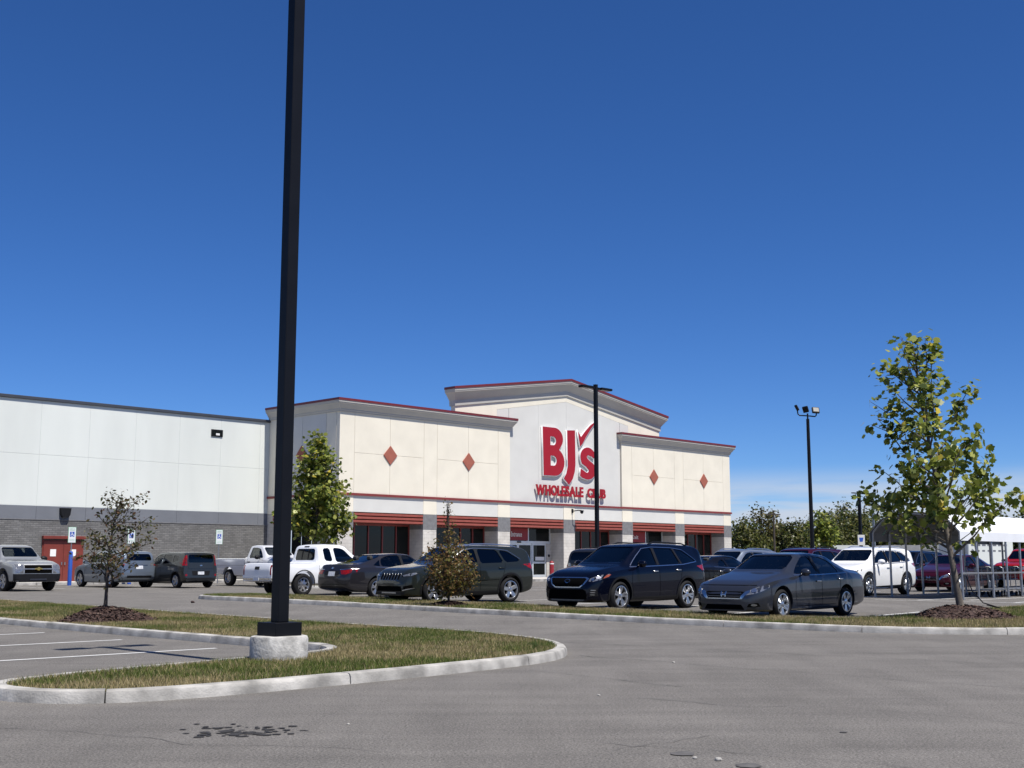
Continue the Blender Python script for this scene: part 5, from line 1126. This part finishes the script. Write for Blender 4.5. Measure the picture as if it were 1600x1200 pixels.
# ---------------------------------------------------------------- parked cars
DN = (DV.x, DV.y, 0); ND = (-DV.x, -DV.y, 0); NN = (NV.x, NV.y, 0); MN = (-NV.x, -NV.y, 0)
def put(kind, P, u, m, name, label, pt, cat='car', rim=None, group='cars parked in front of the store', off=0):
    c = by_rear(kind, (P[0], P[1], 0), u, m); return car(kind, name, label, pt, (c.x, c.y), u, group, rim, cat)
put('sedan', (7.86, 28.75), ND, NN, 'sedan_car', 'dark blue-grey four-door sedan parked nearest the median end, front facing left', paint('slate', (.034, .038, .050), .45))
put('suv', (4.62, 32.2), ND, NN, 'suv_car', 'glossy midnight blue SUV with wide chrome rimmed grille beside the grey sedan', paint('midnight', (.0018, .0028, .009), .1, .25), 'suv')
uc = Vector((-.776, -.631, 0)).normalized()
put('slot_suv', (-.05, 35.7), uc, (-uc.y, uc.x, 0) if False else (.631, -.776, 0), 'suv_car', 'dark green-grey SUV with seven-slot grille half behind the bronze bush', paint('granite', (.020, .024, .021), .3), 'suv')
put('sedan_rear', (-4.33, 39.1), DN, NN, 'sedan_car', 'dark grey sedan seen from behind with wide red tail lamps, beside the white pickup', paint('graphite', (.024, .023, .027), .35))
put('pickup', (-7.15, 41.75), DN, NN, 'pickup_truck', 'white extended-cab pickup backed up to the median behind the near lamp post', paint('white', (.78, .79, .80), 0, .35), 'pickup')
put('long_pickup', (-13.8, 59.3), NN, ND, 'pickup_truck', 'long silver-white single-cab pickup parked in front of the grey brick wall', paint('silverwhite', (.62, .63, .66), .15, .3), 'pickup')
put('boxy', (-15.05, 54.5), MN, ND, 'hatchback_car', 'boxy grey hatchback with tall red tail lamps, parked rear towards the camera', paint('titanium', (.036, .038, .037), .4))
put('round_suv', (-18.25, 55.2), MN, ND, 'suv_car', 'silver-blue rounded SUV parked behind the reddish sapling', paint('iceblue', (.17, .205, .25), .5), 'suv')
fc = Vector((-18.9, 48.6, 0)) - NV * 2.9
car('cab_pickup', 'pickup_truck', 'silver pickup with black bumper and gold emblem at the left edge', paint('silver', (.32, .33, .332), .4), (fc.x, fc.y), NN, 'cars parked in front of the store', cat='pickup')
put('crossover', (14.2, 43.9), ND, NN, 'suv_car', 'white crossover SUV parked left of the cart shelter', paint('white', (.78, .79, .80), 0, .35), 'suv')
put('coupe', (6.7, 40.0), DN, NN, 'coupe_car', 'low black coupe parked between the midnight blue SUV and the grey sedan', paint('black', (.006, .006, .007), .2, .25), rim=('five', 'dark_alloy'))
put('slot_suv', (10.37, 48.4), ND, NN, 'suv_car', 'silver-blue SUV with dark roof rails behind the black coupe', paint('icesilver', (.20, .23, .28), .5), 'suv')
put('round_suv', (12.55, 46.3), ND, NN, 'suv_car', 'maroon SUV roof showing above the grey sedan', paint('maroon', (.04, .004, .010), .3), 'suv')
put('round_suv', (3.95, 45.2), DN, NN, 'suv_car', 'dark grey SUV seen from behind near the entrance, above the midnight blue SUV bonnet', paint('charcoal', (.022, .023, .026), .4), 'suv')
put('sedan', (9.0, 58), DN, NN, 'sedan_car', 'white sedan mostly hidden behind the midnight blue SUV tail', paint('white', (.78, .79, .80), 0, .35))
put('sedan', (19.54, 49.8), ND, NN, 'sedan_car', 'dark red sedan seen through the cart shelter', paint('wine', (.045, .004, .011), .3))
put('pickup', (26.0, 57.5), ND, NN, 'pickup_truck', 'bright red pickup beyond the right side of the cart shelter', paint('red', (.28, .008, .009), .1), 'pickup')
put('suv', (20.4, 58.0), ND, NN, 'suv_car', 'dark SUV partly hidden behind the cart shelter posts', paint('black', (.006, .006, .007), .2, .25), 'suv')
# ================================================================ trees
LEAF = {}
LEAF['tulip'] = [(0, 0), (.30, .12), (.5, .42), (.34, .5), (.42, .86), (.14, .8), (0, .92), (-.14, .8), (-.42, .86), (-.34, .5), (-.5, .42), (-.30, .12)]
LEAF['oval'] = [(0, 0), (.22, .25), (.26, .55), (0, 1), (-.26, .55), (-.22, .25)]
LEAF['clump'] = [(-.1, 0), (.35, .1), (.55, .45), (.3, .62), (.25, 1), (-.15, .75), (-.5, .8), (-.42, .4)]
def leaves_mesh(name, pts, size, shape, pal, wts, rs, fold=.25, droop=.3, out=None):
    L = np.array(LEAF[shape]); k = len(L); n = len(pts); pts = np.array(pts)
    s = size * rs.uniform(.6, 1.25, n)
    # leaf frame: normal biased upwards and outwards, axis random in the leaf plane
    nr = rs.normal(size=(n, 3)) * .75 + np.array([0, 0, .75])
    if out is not None: nr += np.array(out) * .5
    nr /= np.linalg.norm(nr, axis=1)[:, None]; a = rs.normal(size=(n, 3)) + np.array([0, 0, -droop]); a -= nr * (a * nr).sum(1)[:, None]; a /= np.linalg.norm(a, axis=1)[:, None] + 1e-9; b = np.cross(nr, a)
    V = np.empty((n, k, 3)); cup = fold * rs.uniform(.2, 1.2, n)
    for i, (u, v) in enumerate(L):
        V[:, i] = pts + (b * u + a * (v - .2) + nr * (abs(u) * cup - .25 * v * v * cup)[:, None]) * s[:, None]
    c = np.array(pal)[rs.choice(len(pal), n, p=wts)] * rs.uniform(.75, 1.25, (n, 1))
    return tri_mesh(name, V.reshape(-1, 3), np.repeat(c, k, 0), k, MATS['leaf'], k)
def tree(name, base, H, trunk_r, label, seed, limbs, leafn, lsize, shape, pal, wts, crown, bark='bark', clear=.25, twig=.35, cat='tree', group=None, lean=(0, 0), cluster=.16, zoff=.12, pw=1.0, q0=3, wob=.05, extra=()):
    """crown(t) gives (radius x, centre offset) at relative height t of the crown; limbs grow from the trunk towards the crown surface"""
    rs = np.random.RandomState(seed); root = empty(name, (base[0], base[1], gz(*base) + zoff)); tag(root, label, cat, group)
    mb = MB(); K = 9
    trunk = [Vector((lean[0] * t + wob * math.sin(5 * t + seed) * t, lean[1] * t + wob * math.cos(4 * t + seed) * t, H * .97 * t)) for t in [i / K for i in range(K + 1)]]
    mb.tube(trunk, [trunk_r * (1.25 if i == 0 else 1) * (1 - .88 * (i / K) ** 1.1) for i in range(K + 1)], 8)
    def tp(t):
        f = t * K; i = min(int(f), K - 1); return trunk[i].lerp(trunk[i + 1], f - i)
    tips = []; tw = []
    for j in range(limbs):
        t0 = clear + (1 - clear) * ((j + rs.uniform(0, .9)) / limbs) ** pw * .93; az = j * 2.39996 + rs.uniform(-.5, .5); tc = min(1, (t0 - clear) / (1 - clear) + rs.uniform(.10, .26))
        r, ox = crown(tc); r *= rs.uniform(.72, 1.08); p0 = tp(t0); p1 = Vector((ox + tp(min(1, t0 + .1)).x + r * math.cos(az), tp(t0).y + r * math.sin(az), H * (clear + (1 - clear) * tc))); L = (p1 - p0).length
        mid = p0.lerp(p1, .5) + Vector((rs.uniform(-.1, .1) * L, rs.uniform(-.1, .1) * L, -.06 * L)); pts = [p0, p0.lerp(mid, .5), mid, mid.lerp(p1, .5) + Vector((0, 0, .03 * L)), p1]
        r0 = trunk_r * .42 * (1 - .6 * t0) + .004; mb.tube(pts, [r0, r0 * .8, r0 * .6, r0 * .42, r0 * .18], 5)
        for q in range(q0, 12):
            s_ = q / 12 + rs.uniform(-.05, .05); i = min(int(s_ * 4), 3); pp = pts[i].lerp(pts[i + 1], s_ * 4 - i); d = Vector(rs.normal(size=3)); d.z += .4; d.normalize(); e = pp + d * twig * rs.uniform(.35, 1) * min(1, .4 + r)
            if (q % 2) == 0: mb.tube([pp, pp.lerp(e, .5) + Vector((0, 0, .02)), e], [r0 * .25 + .002, r0 * .16 + .002, .002], 4, cap=False)
            tips.append(e); tips.append(pp.lerp(e, .55)); tw += [r, r]
        tips.append(p1); tw.append(r)
    for p0, p1 in extra:
        p0 = Vector(p0); p1 = Vector(p1); mb.tube([p0, p0.lerp(p1, .5) + Vector((0, 0, -.03)), p1], [.010, .007, .003], 5)
        for q in range(12): tips.append(p0.lerp(p1, .45 + .05 * q) + Vector(rs.normal(size=3)) * .10); tw.append(1.0)
    tips.append(trunk[-1]); tips.append(trunk[-2]); tw += [.25, .15]
    mb.build('trunk', MATS[bark], root, 50)
    T = np.array([tuple(t) for t in tips]); tw = np.array(tw) ** .9; idx = rs.choice(len(T), leafn, p=tw / tw.sum()); P = T[idx] + rs.normal(size=(leafn, 3)) * cluster
    cx = np.array([lean[0] * .6, lean[1] * .6, H * .6]); out = P - cx; out /= np.linalg.norm(out, axis=1)[:, None] + 1e-6
    me = leaves_mesh('crown', P, lsize, shape, pal, wts, rs, out=out); link('crown', me, root); return root
GR = [(.06, .09, .014), (.13, .17, .026), (.24, .275, .05), (.40, .41, .10), (.62, .5, .08)]
# tall leafy tree on the right
def crR(t): return (float(np.interp(t, [0, .2, .45, .8, .93, 1], [1.2, 1.6, 1.45, 1.1, .75, .25])), -.1 * t)
tree('tulip_tree', TREER, 6.05, .075, 'tall young tree with broad lobed leaves on the median end at right', 21, 44, 2500, .15, 'tulip', GR, [.14, .30, .30, .23, .03], crR, clear=.20, twig=.30, lean=(-.78, 0), cluster=.085, zoff=.2, q0=5, extra=[((0, 0, 1.35), (-1.6, -.2, 2.35)), ((0, 0, 1.5), (1.35, -.3, 2.55)), ((-.05, 0, 1.9), (.95, .2, 3.5)), ((0, 0, 1.2), (-1.35, .3, 1.75)), ((-.1, 0, 2.0), (1.2, .5, 3.0))])
# tree by the white pickups
def crM(t): return (float(np.interp(t, [0, .25, .6, 1], [1.2, 1.6, 1.1, .25])), 0)
tree('tulip_tree', TREEM, 6.75, .09, 'dense young tree behind the near lamp post, in front of the store corner', 5, 46, 4600, .19, 'tulip', GR, [.14, .32, .30, .20, .04], crM, clear=.26, twig=.45, cluster=.15)
# reddish sapling on the near island
RD = [(.06, .06, .022), (.10, .085, .032), (.12, .065, .035), (.17, .13, .055), (.075, .09, .024)]
def cr1(t): return (float(np.interp(t, [0, .3, .65, 1], [.5, .8, .66, .38])), .22 * t)
tree('sapling', TREE1, 2.42, .040, 'small dark sapling with curled reddish leaves on the near island', 9, 26, 1250, .085, 'oval', RD, [.25, .25, .2, .12, .18], cr1, 'bark_dark', clear=.24, twig=.2, lean=(.1, 0), cluster=.055, zoff=.30, extra=[((.2, 0, 1.1), (1.05, -.2, 1.62))])
# bronze bush on the median
BR = [(.15, .08, .03), (.21, .135, .045), (.135, .125, .03), (.10, .10, .028), (.28, .19, .075)]
def crB(t): return (float(np.interp(t, [0, .2, .42, .56, .66, .74, 1], [.5, .74, .68, .46, .18, .06, .03])), 0)
tree('bush', BUSH, 2.55, .028, 'bronze and olive bush with a thin bare tip on the median', 13, 60, 3600, .085, 'oval', BR, [.22, .25, .22, .21, .1], crB, 'bark_dark', clear=.06, twig=.2, cluster=.07, cat='bush', zoff=.2, pw=1.75)
# lone long branch of the sapling
# ---------------------------------------------------------------- tree line beyond the car park
BG = [(.05, .07, .018), (.09, .105, .024), (.135, .14, .035), (.18, .165, .05), (.10, .10, .045)]
BG2 = [(.085, .085, .026), (.125, .112, .034), (.16, .13, .042), (.07, .075, .024), (.18, .15, .062)]
rs0 = random.Random(3)
bgt = [(32.0, 168, 7.0, 3.6, 0), (36.1, 176, 9.2, 3.4, 1), (39.9, 182, 7.2, 3.0, 1), (39.9, 172, 6.8, 3.0, 0), (43.8, 166, 8.0, 3.2, 0), (51.2, 186, 10.2, 4.2, 2), (55.3, 190, 10.2, 4.0, 2), (53.9, 176, 7.6, 3.0, 0), (58.1, 182, 8.4, 3.4, 1), (58.6, 175, 7.2, 3.4, 0), (64.1, 180, 7.5, 4, 1), (66.9, 176, 7.0, 3.8, 0), (76.8, 190, 8.8, 4.0, 2), (78.8, 186, 9.6, 3.6, 0), (46.2, 190, 7.6, 3.6, 1)]
bl = ['mid green rounded tree at the right corner of the store', 'tall olive tree with thin top right of the store', 'low olive tree beside the far utility pole', 'low green tree left of the triple floodlight pole', 'green tree left of the tall spreading trees', 'left of the two tall spreading trees beyond the car park', 'right of the two tall spreading trees beyond the car park', 'low green tree behind the left end of the cart shelter', 'olive tree behind the cart shelter roof', 'green tree behind the cart shelter middle', 'olive tree behind the tall leafy tree', 'green tree behind the right cart shelter roof', 'dark tree right of the tall leafy tree, above the shelter roof', 'dark green tree at the right edge above the shelter roof', 'olive tree between the floodlight pole and the low green tree']
for i, (X, Y, H, R, kind) in enumerate(bgt):
    def cr(t, R=R, kind=kind): return (1.5 * R * ((.75 + .9 * t * (1 - t)) if kind < 2 else (.35 + 2.2 * t * (1 - t))) * (1.02 - t ** 3), 0)
    tree('background_tree', (X, Y), H, .16, bl[i], 40 + i, 30, 4200, .34, 'clump', BG if kind != 1 else BG2, [.28, .28, .2, .14, .10], cr, clear=(.12 if kind < 2 else .35), twig=1.1, cluster=.42, zoff=-.1, group='trees beyond the car park', wob=.4)
def crK(t): return (1.5 * (1 - t) ** .6 * (.7 + .9 * t) + .1, 0)
tree('young_tree', (24.5, 96), 4.9, .09, 'bright green young tree just right of the triple floodlight pole', 77, 26, 1500, .26, 'tulip', GR, [.2, .36, .28, .14, .02], crK, clear=.18, twig=.5, cluster=.2)
# low hedge line closing the horizon behind the trees
rs_ = np.random.RandomState(8); n = 9000; hx = rs_.uniform(40, 240, n); hy = 205 + rs_.normal(0, 2, n); hz = rs_.uniform(0, 1, n) ** .7 * (4.2 + 1.6 * hash_noise(hx, hx * 0, .12, 2))
tag(link('far_wood', leaves_mesh('far_wood', np.stack([hx, hy, hz], 1), .8, 'clump', BG, [.28, .28, .2, .14, .10], rs_)), 'low continuous wood far behind the tree line', 'wood', kind='stuff')

# ================================================================ lamp posts
def shoebox(mb, x0, x1, z, w=.33, m=0):
    sgn = 1 if x1 > x0 else -1
    mb.box(min(x0, x0 + sgn * .2), -.045, z - .02, max(x0, x0 + sgn * .2), .045, z + .06, m)
    a, b = sorted((x0 + sgn * .2, x1)); mb.bbox(a, -w / 2, z - .03, b, w / 2, z + .07, .02, m)
def lamp_post(base, H, label, pier=True, sz=.165, group='car park lamp posts', zoff=.0, arm=.78):
    root = empty('lamp_post', (base[0], base[1], gz(*base) + zoff), SITE_ROT); tag(root, label, 'lamp post', group); zb = 0
    if pier:
        MB().lathe([(.35, -.1), (.362, 0), (.362, .265), (.35, .292), (.32, .299), (0, .30)], 36).build('concrete_base', MATS['pier_concrete'], root, 35); zb = .30
    c = MB().bbox(-.20, -.20, zb, .20, .20, zb + .165, .006).build('base_cover', MATS['black_metal'], root)
    MB().bbox(-sz / 2, -sz / 2, zb + .165, sz / 2, sz / 2, H, .008).build('pole', MATS['black_metal'], root)
    MB().bbox(-sz / 2 - .006, -sz / 2 - .006, H, sz / 2 + .006, sz / 2 + .006, H + .02, .004).build('pole_cap', MATS['black_metal'], root)
    for s in (1, -1):
        m = MB(); shoebox(m, s * sz / 2, s * arm, H - .16); h = m.build('lamp_head', MATS['black_metal'], root)
        a, b = sorted((s * (sz / 2 + .24), s * (arm - .04))); MB().box(a, -.12, H - .20, b, .12, H - .191).build('lens', MATS['lens'], h)
    return root
lamp_post(POLE, 9.3, 'tall black square lamp post on a round concrete base in the foreground island', zoff=.085)
lamp_post((3.72, 53), 8.95, 'black lamp post with two flat heads in front of the store sign', sz=.15, arm=1.0)
def flood_post(base, H, label):
    root = empty('floodlight_post', (base[0], base[1], gz(*base))); tag(root, label, 'floodlight post')
    MB().tube([(0, 0, 0), (0, 0, H)], [.12, .085], 12).build('pole', MATS['black_metal'], root, 40)
    m = MB(); m.tube([(0, 0, H), (0, 0, H + .3)], .045, 8)
    m.tube([(-.52, .1, H + .46), (-.50, .1, H + .28), (-.42, .08, H + .2), (0, 0, H + .17), (.38, -.08, H + .12), (.44, -.1, H + .18), (.46, -.1, H + .34)], .035, 8); m.build('bracket', MATS['black_metal'], root, 40)
    for i, (x, y, z, rz, ry, w) in enumerate([(-.55, .1, H + .62, 70, -8, .36), (-.10, 0, H + .52, 150, 8, .30), (.42, -.1, H + .46, 8, 4, .40)]):
        hm = MB().bbox(-w / 2, -.07, -.17, w / 2, .07, .17, .02); hm.xform(Matrix.Translation((x, y, z)) @ Matrix.Rotation(rad(rz), 4, 'Z') @ Matrix.Rotation(rad(-25), 4, 'X') @ Matrix.Rotation(rad(ry), 4, 'Y')); hd = hm.build('floodlight_head', MATS['black_metal'], root)
        lm = MB().box(-w / 2 + .05, -.082, -.12, w / 2 - .05, -.068, .12); lm.xform(Matrix.Translation((x, y, z)) @ Matrix.Rotation(rad(rz), 4, 'Z') @ Matrix.Rotation(rad(-25), 4, 'X') @ Matrix.Rotation(rad(ry), 4, 'Y')); lm.build('lens', MATS['lens'], hd)
flood_post((16.08, 65), 8.85, 'black round post with three floodlights against the sky right of the store')
r = lamp_post((39.4, 137), 9.0, 'distant black twin-head lamp post left of the cart shelter', pier=False, sz=.3, arm=1.5)
r = lamp_post((47.2, 158), 9.2, 'distant grey twin-head lamp post behind the left end of the cart shelter', pier=False, sz=.22, arm=2.6)
for ch in r.children:
    if ch.name.startswith('pole'): ch.data.materials[0] = MATS['galvanised']
up = empty('utility_pole', (34.6, 160, .14)); tag(up, 'thin dark utility pole in front of the far trees right of the store', 'utility pole')
MB().tube([(0, 0, 0), (0, 0, 7.9)], [.16, .11], 8).build('pole', MATS['bark_dark'], up, 40); MB().box(-.9, -.06, 7.3, .9, .06, 7.45).build('cross_arm', MATS['bark_dark'], up)
ct = empty('cell_tower', (76.7, 240, 0)); tag(ct, 'small antenna mast showing above the cart shelter roof', 'mast')
MB().tube([(0, 0, 0), (0, 0, 14.5)], [.25, .15], 6).build('mast', MATS['galvanised'], ct)
for k in range(5): a = k * 1.256; MB().box(1.1 * math.cos(a) - .12, 1.1 * math.sin(a) - .12, 11.9, 1.1 * math.cos(a) + .12, 1.1 * math.sin(a) + .12, 13.6).build('antenna', MATS['galvanised'], ct)
MB().lathe([(1.0, 12.5), (1.12, 12.5), (1.12, 12.6), (1.0, 12.6)], 10).build('antenna_ring', MATS['galvanised'], ct)

# ================================================================ accessible parking signs
def wheelchair(parent, y, s, z, mat):
    def e(name, poly): MB().prism([(a * s, z + b * s) for a, b in poly], y - .002, y, 'y').build(name, MATS[mat], parent)
    e('symbol_head', oval(-.05, .40, .07, .07, 10)); e('symbol_body', [(-.10, .30), (0, .30), (.0, .18), (.16, .18), (.16, .11), (.0, .11), (.0, .05), (.2, .05), (.28, -.16), (.36, -.13), (.38, -.2), (.24, -.24), (.15, -.03), (-.10, -.03)])
    ring = [(.0 + .26 * math.cos(a), -.12 + .24 * math.sin(a)) for a in [rad(125 + 215 * k / 12) for k in range(13)]] + [(.0 + .19 * math.cos(a), -.12 + .175 * math.sin(a)) for a in [rad(340 - 215 * k / 12) for k in range(13)]]
    e('symbol_wheel', ring)
def parking_sign(p, label, blue):
    root = empty('parking_sign', (p[0], p[1], gz(*p)), SITE_ROT - rad(10)); tag(root, label, 'sign', 'accessible parking signs'); 
    MB().tube([(0, 0, 0), (0, 0, 2.9)], .03, 8).build('post', MATS['galvanised'], root, 40)
    pl = MB().bbox(-.19, -.045, 2.10, .19, -.032, 2.88, .004).build('sign_plate', MATS['sign_green'], root); MB().box(-.17, -.052, 2.12, .17, -.0455, 2.86).build('sign_face', MATS['sign_white'], pl)
    MB().box(-.11, -.056, 2.40, .11, -.0525, 2.65).build('symbol_panel', MATS['sign_blue'], pl); wheelchair(pl, -.0565, .28, 2.51, 'sign_white')
    letters('RESERVED', -.13, .13, 2.765, 2.815, -.056, .003, 'sign_green', 'sign_green', 'sign_text', pl, .01, .08); letters('PARKING', -.12, .12, 2.69, 2.735, -.056, .003, 'sign_green', 'sign_green', 'sign_text', pl, .01, .08)
    MB().box(-.13, -.056, 2.20, .13, -.0525, 2.215).build('sign_line', MATS['sign_green'], pl); MB().box(-.13, -.056, 2.27, .13, -.0525, 2.285).build('sign_line', MATS['sign_green'], pl)
    if blue: MB().lathe([(0, 0), (.10, 0), (.10, 1.62), (.07, 1.68), (0, 1.69)], 14).build('bollard_sleeve', MATS['sign_blue'], root, 40)
parking_sign((-22.0, 60.6), 'accessible parking sign on a blue sleeved post beside the red service doors', True)
parking_sign((-20.1, 64), 'accessible parking sign half hidden by the reddish sapling', True)
parking_sign((-15.9, 65.8), 'accessible parking sign behind the boxy grey hatchback and the long pickup', False)
ls = empty('lot_sign', (26.0, 90.4, .14), rad(10)); tag(ls, 'small white cart return sign on a thin post left of the cart shelter', 'sign'); MB().tube([(0, 0, 0), (0, 0, 3.4)], .05, 8).build('post', MATS['black_metal'], ls, 40)
MB().bbox(-.28, -.08, 2.38, .28, -.05, 3.15, .01).build('sign_plate', MATS['grey_panel'], ls); MB().prism([(-.13, 2.65), (.1, 2.65), (.17, 2.95), (-.17, 2.95)], -.09, -.082, 'y').build('symbol', MATS['sign_blue'], ls)

# ================================================================ cart shelter
pm('sheet_back', (.16, .165, .17), .6, .2, var=.1)
cs = empty('cart_shelter', SW(-22.0, 35.87, .14), SITE_ROT); tag(cs, 'white barn-roofed metal cart shelter with galvanised posts at right', 'shelter')
WC, LC, EV = 2.95, 10.5, 2.08            # local: x along its length, y = 0 at left side, -WC at right side
arcp = [(0, 0), (0, EV), (-.05, EV + .09), (-.36, EV + .40), (-.46, EV + .46), (-.85, EV + .56), (-WC / 2, EV + .62)]
def mirror_y(p): return [(-WC - a, b) for a, b in p[::-1]][1:]
hoop = arcp + mirror_y(arcp)
for k in range(10):
    x = k * 1.16
    MB().tube([(x, y, z) for y, z in hoop], .038, 6).build('hoop_frame', MATS['galvanised'], cs, 50)
    for y in (0, -WC): MB().bbox(x - .06, y - .06, 0, x + .06, y + .06, .02, .004).build('foot_plate', MATS['galvanised'], cs)
roofp = [(.055, EV - .26), (.055, EV + .03), (-.34, EV + .45), (-.85, EV + .615), (-WC / 2, EV + .675)]; roofp = roofp + mirror_y(roofp)
edge = [0, .26, .62, .94, 1.4]
for i in range(len(roofp) - 1):
    (y0, z0), (y1, z1) = roofp[i], roofp[i + 1]; L = math.hypot(y1 - y0, z1 - z0); t = Vector(((y1 - y0) / L, (z1 - z0) / L)); nn = Vector((t.y, -t.x)); nn = nn if nn.y > 0 or abs(t.x) < .05 else -nn
    if abs(t.x) < .05: nn = Vector((1 if y0 > -1 else -1, 0))
    vs_ = []; ns = max(2, int(L / .11)); prof = []
    for k in range(ns + 1):
        d = .0 if k % 3 else .018
        if k in (0, ns): d = 0
        prof.append((y0 + t.x * L * k / ns + nn.x * d, z0 + t.y * L * k / ns + nn.y * d))
    m = MB(); m.add([(x, a, b) for a, b in prof for x in (-.12, LC)], [(2 * k, 2 * k + 1, 2 * k + 3, 2 * k + 2) for k in range(ns)]); m.add([(x, a - nn.x * .012, b - nn.y * .012) for a, b in prof for x in (-.12, LC)], [(2 * k, 2 * k + 2, 2 * k + 3, 2 * k + 1) for k in range(ns)], 1)
    m.build('roof_sheet', [MATS['white_metal'], MATS['sheet_back']], cs)
MB().tube([(0, -WC, .80), (LC - .3, -WC, .80)], .032, 6).build('side_rail', MATS['galvanised'], cs, 50)
# carts inside
def flat_cart(x, y, rz, label):
    root = empty('flatbed_cart', cs.matrix_basis @ Vector((x, y, 0)), SITE_ROT + rz); tag(root, label, 'cart', 'carts in the shelter')
    m = MB().bbox(-.6, -.3, .24, .6, .3, .28, .01); m.build('deck', MATS['galvanised'], root)
    MB().tube([(-.58, -.27, .28), (-.62, -.27, .95), (-.64, -.2, 1.0), (-.64, .2, 1.0), (-.62, .27, .95), (-.58, .27, .28)], .018, 6).build('handle', MATS['galvanised'], root, 50)
    for a in (-.45, .45):
        for b in (-.22, .22): MB().lathe([(0, -.02), (.075, -.02), (.075, .02), (0, .02)], 12, 0, 'y', (a, b, .075)).build('wheel', MATS['rubber'], root); MB().box(a - .02, b - .028, .07, a + .02, b - .022, .25).build('caster', MATS['galvanised'], root)
def shop_cart(x, y, rz, label):
    root = empty('shopping_cart', cs.matrix_basis @ Vector((x, y, 0)), SITE_ROT + rz); tag(root, label, 'cart', 'carts in the shelter'); b = MB()
    lo = [(-.38, -.22, .52), (.42, -.17, .56), (.42, .17, .56), (-.38, .22, .52)]; hi = [(-.45, -.29, .95), (.52, -.22, .90), (.52, .22, .90), (-.45, .29, .95)]
    for q in (lo, hi): b.tube(q + [q[0]], .012, 5)
    for s in range(4):
        for k in range(9):
            t = k / 8; p0 = Vector(lo[s]).lerp(Vector(lo[(s + 1) % 4]), t); p1 = Vector(hi[s]).lerp(Vector(hi[(s + 1) % 4]), t); b.tube([p0, p1], .005, 4, cap=False)
    for k in range(1, 4): q = [Vector(a).lerp(Vector(c), k / 4) for a, c in zip(lo, hi)]; b.tube(q + [q[0]], .005, 4)
    for k in range(1, 8): p0 = Vector(lo[0]).lerp(Vector(lo[1]), k / 8); p1 = Vector(lo[3]).lerp(Vector(lo[2]), k / 8); b.tube([p0, p1], .005, 4)
    b.build('basket', MATS['dark_alloy'], root)
    f = MB(); 
    for s in (-1, 1): f.tube([(-.47, s * .27, .98), (-.42, s * .24, .5), (-.4, s * .24, .18), (.45, s * .2, .16)], .014, 5)
    f.build('frame', MATS['galvanised'], root, 50); MB().tube([(-.52, -.28, 1.0), (-.52, .28, 1.0)], .02, 8).build('handle', MATS['cap_red'], root, 50)
    for a, w in ((-.4, .23), (.44, .19)):
        for s in (-1, 1): MB().lathe([(0, -.014), (.062, -.014), (.062, .014), (0, .014)], 10, 0, 'y', (a, s * w, .062)).build('wheel', MATS['rubber'], root)
ordn = ['nearest', 'second', 'third', 'fourth', 'fifth', 'sixth']
for k in range(5): flat_cart(3.3 + k * 1.15, -2.45, rad(4 * (-1) ** k), 'flatbed cart along the right side of the shelter, %s from its open end' % ordn[k])
for k in range(5): shop_cart(5.4 + k * .62, -1.2, 0, 'wire shopping cart nested deep in the shelter, %s from its open end' % ordn[k])
# white cargo trailer and low things beyond
tr = empty('cargo_trailer', (25.2, 66.0, .14), rad(24)); tag(tr, 'white box trailer with faded dark lettering behind the cart shelter', 'trailer')
MB().bbox(-1.6, -1.1, .5, 1.6, 1.1, 2.35, .04).build('box', MATS['white_wall'], tr)
for z, l in ((2.0, 1.5), (1.7, 1.1)):
    for k in range(7): MB().box(-1.4 + k * .38, -1.106, z, -1.4 + k * .38 + .26 * l / 1.5, -1.101, z + .09).build('side_lettering', MATS['band_grey'], tr)
for a in (-.5, .4): w = link('wheel', wheel_meshes(.33, .2, 'steel', 'alloy')[0], tr, loc=(a, -1.0, .33)); link('rim', wheel_meshes(.33, .2, 'steel', 'alloy')[1], w); w.rotation_euler = (0, 0, math.pi)
MB().tube([(1.6, 0, .5), (2.7, 0, .5)], .05, 6).build('drawbar', MATS['black_metal'], tr)
pm('barn_red', (.20, .05, .04), .8, var=.1)
for nm, X, Y, w, d, h, mt, lb in (('far_building', 40.5, 150, 7, 5, 2.2, 'white_wall', 'small white building among the trees above the maroon SUV'), ('far_building', 55, 156, 16, 6, 2.3, 'barn_red', 'low brick-red building far behind the white crossover')):
    b = empty(nm, (X, Y, .1)); tag(b, lb, 'building'); MB().box(-w / 2, -d / 2, 0, w / 2, d / 2, h).build('wall', MATS[mt], b); MB().prism([(-w / 2 - .3, h), (w / 2 + .3, h), (w / 2 - .8, h + 1.0), (-w / 2 + .8, h + 1.0)], -d / 2 - .3, d / 2 + .3, 'y').build('roof', MATS['roof_grey'] if mt != 'white_wall' else MATS['white_wall'], b)
    for k in range(2): MB().box(-w / 4 + k * w / 2 - .5, -d / 2 - .03, .9, -w / 4 + k * w / 2 + .5, -d / 2 - .002, 1.8).build('window', MATS['store_glass'], b)
# watering hose and tie straps at the foot of the right tree
hz_ = gz(*TREER) + .36
hs_ = MB().tube([(TREER[0] + .12, TREER[1] - .05, hz_ + .62), (TREER[0] + .22, TREER[1] - .1, hz_ + .3), (TREER[0] + .42, TREER[1] - .15, hz_ + .05), (TREER[0] + .62, TREER[1] - .25, hz_ - .02), (TREER[0] + .74, TREER[1] - .2, hz_ - .05), (TREER[0] + .72, TREER[1] - .05, hz_ - .04), (TREER[0] + .55, TREER[1], hz_ - .0)], .012, 6)
tag(hs_.build('tie_strap', MATS['black_plastic'], smooth=50), 'loose black tie strap hanging from the right tree onto its mulch', 'strap')
